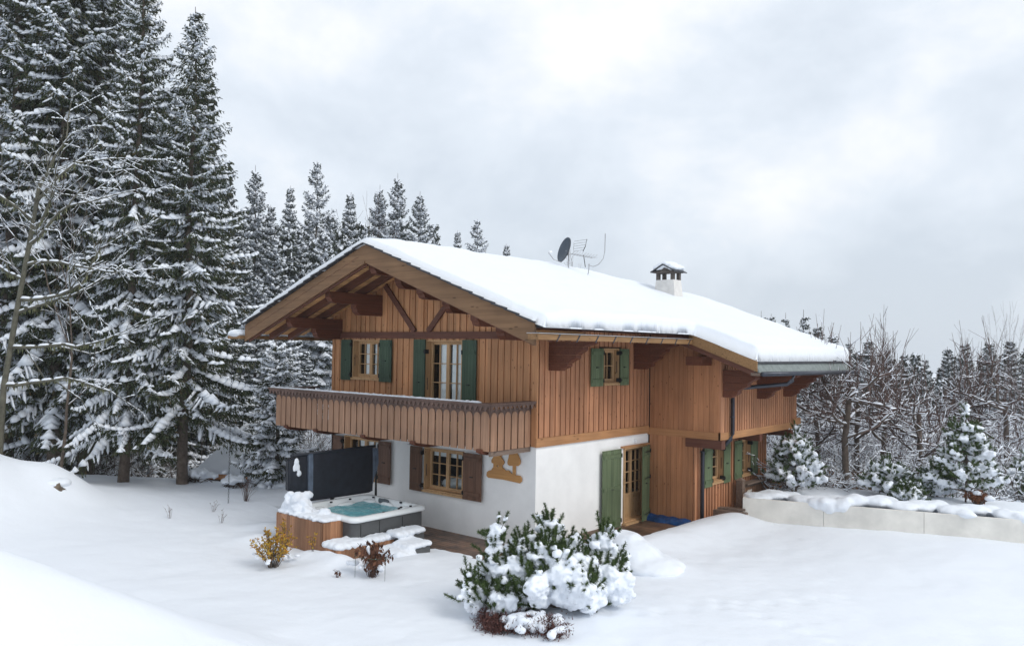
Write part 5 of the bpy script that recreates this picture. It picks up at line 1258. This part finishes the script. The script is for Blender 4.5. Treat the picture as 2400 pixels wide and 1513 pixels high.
# ------------------------------------------------------------------ pines and shrubs close by
def pine(seed, stems, shoot=.22, ndl=.07, nper=46, sn=1.0, voxel=.028, ssize=.09, snow_scale=1.0, sub=5):
    """stems: list of (points, number of shoots). bottle-brush shoots plus clumps of snow"""
    r = np.random.RandomState(seed); segs = []; SP = []; SD = []; SL = []; balls = []
    for pts, ns in stems:
        pts = [np.array(q, float) for q in pts]; segs.append((pts, .028, .010, 1)); P = np.array(pts); s = np.linspace(0, 1, len(P))
        for j in range(ns):
            t = (j+1)/ns; t = .25+.75*t; b = np.array([np.interp(t, s, P[:, c]) for c in range(3)]); t2 = min(1, t+.06); d = np.array([np.interp(t2, s, P[:, c]) for c in range(3)])-np.array([np.interp(t-.06, s, P[:, c]) for c in range(3)]); d /= np.linalg.norm(d)+1e-9
            for m in range(sub if t < .97 else 2):
                e_ = d*.75+r.normal(0, .62, 3)+[0, 0, .22]; e_ /= np.linalg.norm(e_); L_ = shoot*r.uniform(.6, 1.3); k = b+e_*L_*r.uniform(.2, .9)
                segs.append(([b, k], .008, .005, 0)); SP.append(k); SD.append(nrm(e_+[0, 0, .35])); SL.append(L_*.85)
            if r.rand() < sn*.7:
                az_ = math.atan2(d[1], d[0]); f = ssize*snow_scale; balls.append((b[0]+r.normal(0, .02), b[1]+r.normal(0, .02), b[2]+.05, f*r.uniform(1.3, 2.2), f*r.uniform(.8, 1.3), f*r.uniform(.6, .95), az_))
        if r.rand() < sn*1.2:
            for t in np.linspace(.34, 1.0, max(4, ns+1)):
                b = np.array([np.interp(t, s, P[:, c]) for c in range(3)]); d = P[-1]-P[0]; f = ssize*snow_scale*r.uniform(.95, 1.75)*(1 if abs(d[2]) < 1.1*np.hypot(d[0], d[1])+.3 else .6)
                balls.append((b[0]+r.normal(0, .02), b[1]+r.normal(0, .02), b[2]+.05, f*1.5, f*.9, f*.66, math.atan2(d[1], d[0])))
    SP = np.array(SP); SD = np.array(SD); SL = np.array(SL); n_ = len(SP)
    for q in range(n_):
        if r.rand() < .15*sn:
            c = SP[q]+SD[q]*SL[q]*r.uniform(.3, .8); f = r.uniform(.35, .8)*ssize*snow_scale; balls.append((c[0], c[1], c[2]+f*.45, f, f, f*.75))
    fr = r.rand(n_, nper)**.8; pos = SP[:, None]+SD[:, None]*(SL[:, None]*fr)[..., None]
    dirs = nrm(nrm(r.normal(0, 1, (n_, nper, 3)))*1.0+SD[:, None]*.75); ln = ndl*(1-.35*fr)*r.uniform(.8, 1.2, (n_, nper)); w = .0058*ndl/.07
    pos = pos.reshape(-1, 3); dirs = dirs.reshape(-1, 3); ln = ln.reshape(-1, 1); sv_ = nrm(np.cross(dirs, r.normal(0, 1, dirs.shape)))*w
    V = np.stack([pos-sv_, pos+sv_, pos+dirs*ln], 1).reshape(-1, 3); F = np.arange(len(V)).reshape(-1, 3)
    (V1, F1), _ = segmesh(segs, 0, 5) if False else (segmesh(segs, 1, 5)[0], None)
    sm = blob('snow', balls, voxel, seed, amp=.6, mat=M_tsnow, smooth_it=3, fr=3.2, disp=3.0) if balls else None
    return npmesh('branches', V1, F1, [M_bark], True), npmesh('needles', V, F, [M_pine], False), sm
NN = ('branches', 'needles', 'snow')
def bushstems(seed, n_, rx, ry, H, up=.5, ns=5, lean=(0, 0)):
    r = random.Random(seed); st = []
    for i in range(n_):
        a = 2*pi*i/n_+r.uniform(-.4, .4); q = r.uniform(.35, 1.0); L_ = H*(1.12-.55*q)*r.uniform(.8, 1.15); p0 = np.array([0, 0, 0.0]); e_ = np.array([rx*q*cos(a)+lean[0], ry*q*sin(a)+lean[1], L_])
        mid_ = e_*.5+np.array([rx*.12*cos(a), ry*.12*sin(a), -.06*H]); st.append(([p0, mid_, e_*.85+[0, 0, -.03], e_+[0, 0, .10]], ns))
    return st
# foreground cluster: three low pines
def firloc(x, y): return (x, y, gz_(x, y)-.05)
ms = pine(201, [([(0, 0, 0), (.02, .0, .5), (-.02, .02, 1.0), (.05, .03, 1.50)], 10)]+bushstems(7, 14, .85, .85, .50, ns=5), shoot=.27, ndl=.085, nper=110, ssize=.10, sn=.85, snow_scale=1.05)
plant_tree('dwarf_pine', ms, firloc(2.35, -4.15), 'low pine with one snowy upright leader, left one of the clump before the house corner', 'pine bush', 'low pines in the foreground', names=NN)
ms = pine(202, [([(0, 0, 0), (.05, .08, .6), (.02, .10, 1.2), (-.02, .10, 1.40)], 9)]+bushstems(8, 30, 1.0, .92, .98, ns=6), shoot=.29, ndl=.09, nper=110, ssize=.125, sn=.95, snow_scale=1.15, sub=5)
plant_tree('dwarf_pine', ms, firloc(3.05, -3.45), 'bushy low pine buried under thick snow clumps, tallest of the foreground clump', 'pine bush', 'low pines in the foreground', names=NN)
ms = pine(203, [([(0, 0, 0), (.04, .02, .5), (.10, .05, 1.0), (.18, .06, 1.18)], 9)]+bushstems(9, 22, .95, .85, .62, ns=6), shoot=.28, ndl=.09, nper=110, ssize=.125, sn=.95, snow_scale=1.15, sub=4)
plant_tree('dwarf_pine', ms, firloc(3.50, -2.65), 'green low pine reaching right towards the boulder, right one of the foreground clump', 'pine bush', 'low pines in the foreground', names=NN)
# snow lumps and purple heather at their feet
r = np.random.RandomState(4); n_ = 5200
q = r.rand(n_); cl_ = r.randint(0, 9, n_); ccx = r.normal(0, .36, 9); ccy = r.normal(0, .16, 9); hx = 3.18+ccx[cl_]+r.normal(0, .13, n_); hy = -4.42+ccy[cl_]+r.normal(0, .11, n_); zz = ground(hx, hy, False)+r.rand(n_)*.32*(1-q*.6)
hd = nrm(np.stack([r.normal(0, .5, n_), r.normal(0, .5, n_), r.uniform(.2, 1, n_)], 1)); sv_ = nrm(np.cross(hd, r.normal(0, 1, (n_, 3))))*.009; pp_ = np.stack([hx, hy, zz], 1); ln = r.uniform(.03, .09, (n_, 1))
V = np.stack([pp_-sv_, pp_+sv_, pp_+hd*ln], 1).reshape(-1, 3)
hb_ = thing('heather_shrub', 'low purple brown heather with snow at the front foot of the pine clump', 'shrub', (3.25, -4.35, gz_(3.25, -4.35)))
link('foliage', npmesh('foliage', V-np.array(hb_.location), np.arange(len(V)).reshape(-1, 3), [M_heath], False), hb_)
bl = [(r.normal(.1, .34), r.normal(0, .18), .10+.16*r.rand(), .05+.10*r.rand(), .05+.09*r.rand(), .04+.05*r.rand()) for _ in range(40)]
link('snow', blob('snow', bl, .024, 3, amp=.5, mat=M_tsnow, smooth_it=2), hb_)
# planter pines
def leader(H, seed, n_=7, w=.5, ns=4):
    r = random.Random(seed); st = [([(0, 0, 0), (.03, 0, H*.5), (0, .02, H*.85), (0, 0, H)], 7)]
    lv = n_
    for i in range(lv):
        z0 = H*(.12+.72*i/lv); L_ = w*H*(1-.75*i/lv)
        for k in range(5):
            a = i*.7+k*1.257+r.uniform(-.3, .3); l2 = L_*r.uniform(.75, 1.15); st.append(([(0, 0, z0), (l2*.5*cos(a), l2*.5*sin(a), z0+l2*.12), (l2*cos(a), l2*sin(a), z0+l2*.38)], ns))
    return st
PP = [(1866, 24.6, 1.95, 301, .40, 'young pine with a heavy cap of snow growing in the planter near the chalet', .62), (2262, 23.5, 2.75, 302, .36, 'tallest pine growing in the planter, with a pointed leader', .52), (2080, 24.2, 1.05, 303, .75, 'low spreading pine in the middle of the planter with white tipped shoots', .65),
      (2405, 26.5, 1.6, 304, .5, 'dark pine cut off by the right edge of the picture', .5), (2195, 24.4, 1.0, 305, .7, 'low pine just left of the tallest planter pine', .6), (2130, 23.4, .42, 306, .9, 'small buried pine with green tips peeking over the planter wall', .9)]
for (px, D, H_, sd_, w_, lab, sn_) in PP:
    p = at(px, D); t_ = 4 if H_ < 1.3 else 7
    ms = pine(sd_, leader(H_, sd_, t_, w_, 4 if H_ < 2 else 5), shoot=.18, ndl=.095, nper=46, ssize=.085, sn=sn_, voxel=.034, sub=4)
    plant_tree('young_pine', ms, (p[0], p[1], max(.5, gz_(p[0], p[1]))-.02 if D < 26 else gz_(p[0], p[1])), lab, 'pine tree', 'pines in and behind the planter', names=NN)
# dead juniper
def leafplant(name, label, cat, loc, stems, leafm, stemm, nleaf, lsz, seed, hang=False, snowb=None, group=None, rad=.006):
    r = np.random.RandomState(seed); segs = [([np.array(q, float) for q in s_], rad, rad*.6, 0) for s_ in stems]
    (V1, F1), _ = segmesh(segs, 1, 4)
    L = []
    for s_ in stems:
        P = np.array(s_, float); t = np.linspace(0, 1, len(P))
        for j in range(nleaf):
            u = r.uniform(.2, 1); L.append([np.interp(u, t, P[:, c]) for c in range(3)])
    L = np.array(L); n_ = len(L); d = nrm(r.normal(0, .6, (n_, 3))+([0, 0, -1.1] if hang else [0, 0, .1])); sd_ = nrm(np.cross(d, r.normal(0, 1, (n_, 3)))); sz = (lsz*r.uniform(.6, 1.2, n_))[:, None]
    V = np.stack([L, L+d*sz*.45+sd_*sz*.28, L+d*sz, L+d*sz*.45-sd_*sz*.28], 1).reshape(-1, 3); F = (np.array([[0, 1, 2], [0, 2, 3]])[None]+(np.arange(n_)*4)[:, None, None]).reshape(-1, 3)
    t = thing(name, label, cat, loc, group); link('stems', npmesh('stems', V1, F1, [stemm], True), t); link('leaves', npmesh('leaves', V, F, [leafm], False), t)
    if snowb: link('snow', blob('snow', snowb, .02, seed, amp=.4, mat=M_tsnow, smooth_it=2), t)
    return t
def fan(seed, n_, rx, ry, H, curve=.3):
    r = random.Random(seed); out = []
    for i in range(n_):
        a = r.uniform(0, 6.28); q = r.uniform(.15, 1); h = H*r.uniform(.6, 1.1)*(1-.35*q); x, y = rx*q*cos(a), ry*q*sin(a)
        out.append([(x*.15, y*.15, -.05), (x*.5, y*.5, h*.55), (x*.85+r.uniform(-.05, .05), y*.85, h*.9), (x+r.uniform(-.08, .08), y, h)])
    return out
p = at(2290, 23.2); leafplant('dead_juniper', 'dead brown juniper at the foot of the tallest planter pine', 'shrub', (p[0], p[1], .55), fan(1, 60, .42, .3, .42), M_rust, M_bark, 26, .06, 1, snowb=[(0, -.1, .35, .14, .1, .07), (.3, 0, .22, .15, .12, .08)])
def gl(px, D): p = at(px, D); return (p[0], p[1], gz_(p[0], p[1]))
r = np.random.RandomState(6)
leafplant('golden_shrub', 'small shrub with yellow and golden leaves in front of the tall cedar box', 'shrub', (-3.12, -5.1, gz_(-3.12, -5.1)), fan(5, 60, .60, .50, .85), M_gold, M_bark, 17, .07, 5, snowb=[(r.normal(0, .22), r.normal(0, .2), .12+.16*r.rand(), .07, .06, .035) for _ in range(14)])
leafplant('golden_shrub', 'thin stems with a few yellow leaves leaning on the cedar box boards', 'shrub', (-3.95, -4.22, gz_(-3.95, -4.22)), fan(6, 10, .25, .16, .85), M_gold, M_bark, 16, .06, 6)
leafplant('golden_shrub', 'single yellow leaved stem by the corner of the low bench', 'shrub', (-2.95, -4.2, gz_(-2.95, -4.2)), fan(9, 5, .14, .12, .55), M_gold, M_bark, 12, .06, 16)
bp = leafplant('withered_perennial', 'withered dark brown plant with hanging leaves held by a wire hoop', 'plant', (-.95, -4.2, gz_(-.95, -4.2)), fan(7, 44, .58, .40, .8), M_brn, M_barkr, 6, .13, 7, hang=True, snowb=[(r.normal(0, .25), r.normal(0, .16), .14+.08*r.rand(), .08, .07, .06) for _ in range(12)]+[(-.05, -.05, .55, .045, .045, .12)])
mb = MB(); mb.tube([(.42*cos(t), .30*sin(t), .45) for t in np.linspace(0, 2*pi, 25)], .005, 4, cap=False)
for a in (0, 2.1, 4.2): mb.tube([(.42*cos(a), .30*sin(a), -.1), (.42*cos(a), .30*sin(a), .46)], .005, 4)
part_ = link('wire_hoop', mb.mesh('wire_hoop'), bp, mat=M_sgreen)
leafplant('withered_perennial', 'tiny withered brown sprig left of the wire hooped plant', 'plant', (-1.42, -4.72, gz_(-1.42, -4.72)), fan(8, 5, .16, .1, .22), M_brn, M_barkr, 5, .06, 8, hang=True)
leafplant('red_twig_bush', 'small tuft of bare red twigs in the snow beyond the hot tub cover', 'shrub', gl(585, 24.6), fan(11, 26, .5, .3, .75), M_rust, M_barkr, 1, .03, 9)
for i, (px, D, lab) in enumerate(((410, 22.0, 'sparse dry stalks standing alone on the left snow'), (510, 23.0, 'dry weed stalks at the foot of the rain chain'), (530, 21.6, 'bent dry weed right of the rain chain foot'))):
    leafplant('dry_stalks', lab, 'plant', gl(px, D), fan(20+i, 7, .25, .15, .42), M_brn, M_barkr, 2, .04, 12+i, group='dry stalks in the left snow', rad=.004)
# snow buried bushes by the hut
r = np.random.RandomState(12)
for i, (px, D, sx, lab) in enumerate(((470, 28.2, .55, 'snow buried bush left of the small spruce'), (560, 27.2, .5, 'rounded snow buried bush touching the small spruce'), (625, 27.6, .5, 'snow heap at the foot of the small spruce'))):
    q = gl(px, D); b_ = [(r.normal(0, .55*sx), r.normal(0, .35*sx), .15+.45*sx*r.rand(), .3*sx, .28*sx, .18*sx) for _ in range(22)]
    t = thing('buried_bush', lab, 'bush', q, 'snow buried bushes by the hut'); link('snow', blob('snow', b_, .06, i, amp=.5, mat=M_tsnow, smooth_it=2), t)
    segs = [([np.array([r.normal(0, .5*sx), r.normal(0, .4*sx), .0]), np.array([r.normal(0, .7*sx), r.normal(0, .5*sx), .5*sx])], .012, .005, 0) for _ in range(40)]; (V1, F1), _ = segmesh(segs, 1, 4); link('twigs', npmesh('twigs', V1, F1, [M_bark]), t)
# --- hut with snowy roof
q = at(612, 30.5); hz = -1.15
ht = thing('garden_hut', 'small timber hut with a steep snow covered roof left of the chalet', 'hut', (q[0], q[1], hz))
hr = R(30)
def hf(a, b_, c): return (q[0]+a*cos(hr)-b_*sin(hr), q[1]+a*sin(hr)+b_*cos(hr), hz+c)
mb = MB(hf); mb.box(-1.35, 1.35, -1.0, 1.0, 0, 1.2); part('wall', mb, M_dark, ht)
def hip(o, z0, z1, ex, ey, rx):
    """hipped roof block: eaves rectangle up to a short ridge"""
    m_b = MB(hf); v = [(-ex, -ey, z0), (ex, -ey, z0), (ex, ey, z0), (-ex, ey, z0), (-rx, 0, z1), (rx, 0, z1)]
    v += [(a, b_, c-o) for a, b_, c in v[:4]]
    m_b.add(v, [(0, 1, 5, 4), (1, 2, 5), (2, 3, 4, 5), (3, 0, 4), (6, 7, 1, 0), (7, 8, 2, 1), (8, 9, 3, 2), (9, 6, 0, 3), (6, 9, 8, 7)]); return m_b
rf_ = part('roof', hip(.14, 1.22, 2.75, 1.75, 1.4, .55), M_cladg, ht)
part('roof_snow', hip(.10, 1.36, 3.0, 1.78, 1.43, .55), M_snow, rf_, bev=.07)

# ------------------------------------------------------------------ haze
hm = bpy.data.materials.new('haze'); hm.use_nodes = True; ht_ = hm.node_tree; ht_.nodes.clear()
pv = ht_.nodes.new('ShaderNodeVolumePrincipled'); pv.inputs['Color'].default_value = (.93, .96, 1, 1); pv.inputs['Density'].default_value = .0008; pv.inputs['Anisotropy'].default_value = .2
oo = ht_.nodes.new('ShaderNodeOutputMaterial'); ht_.links.new(pv.outputs[0], oo.inputs['Volume'])
mb = MB(); mb.box(-380, 380, -380, 380, -16, 34); hz_ = link('haze', mb.mesh('haze'), mat=hm); tag(hz_, 'thin pale winter haze over the whole scene', 'haze', None, 'stuff')
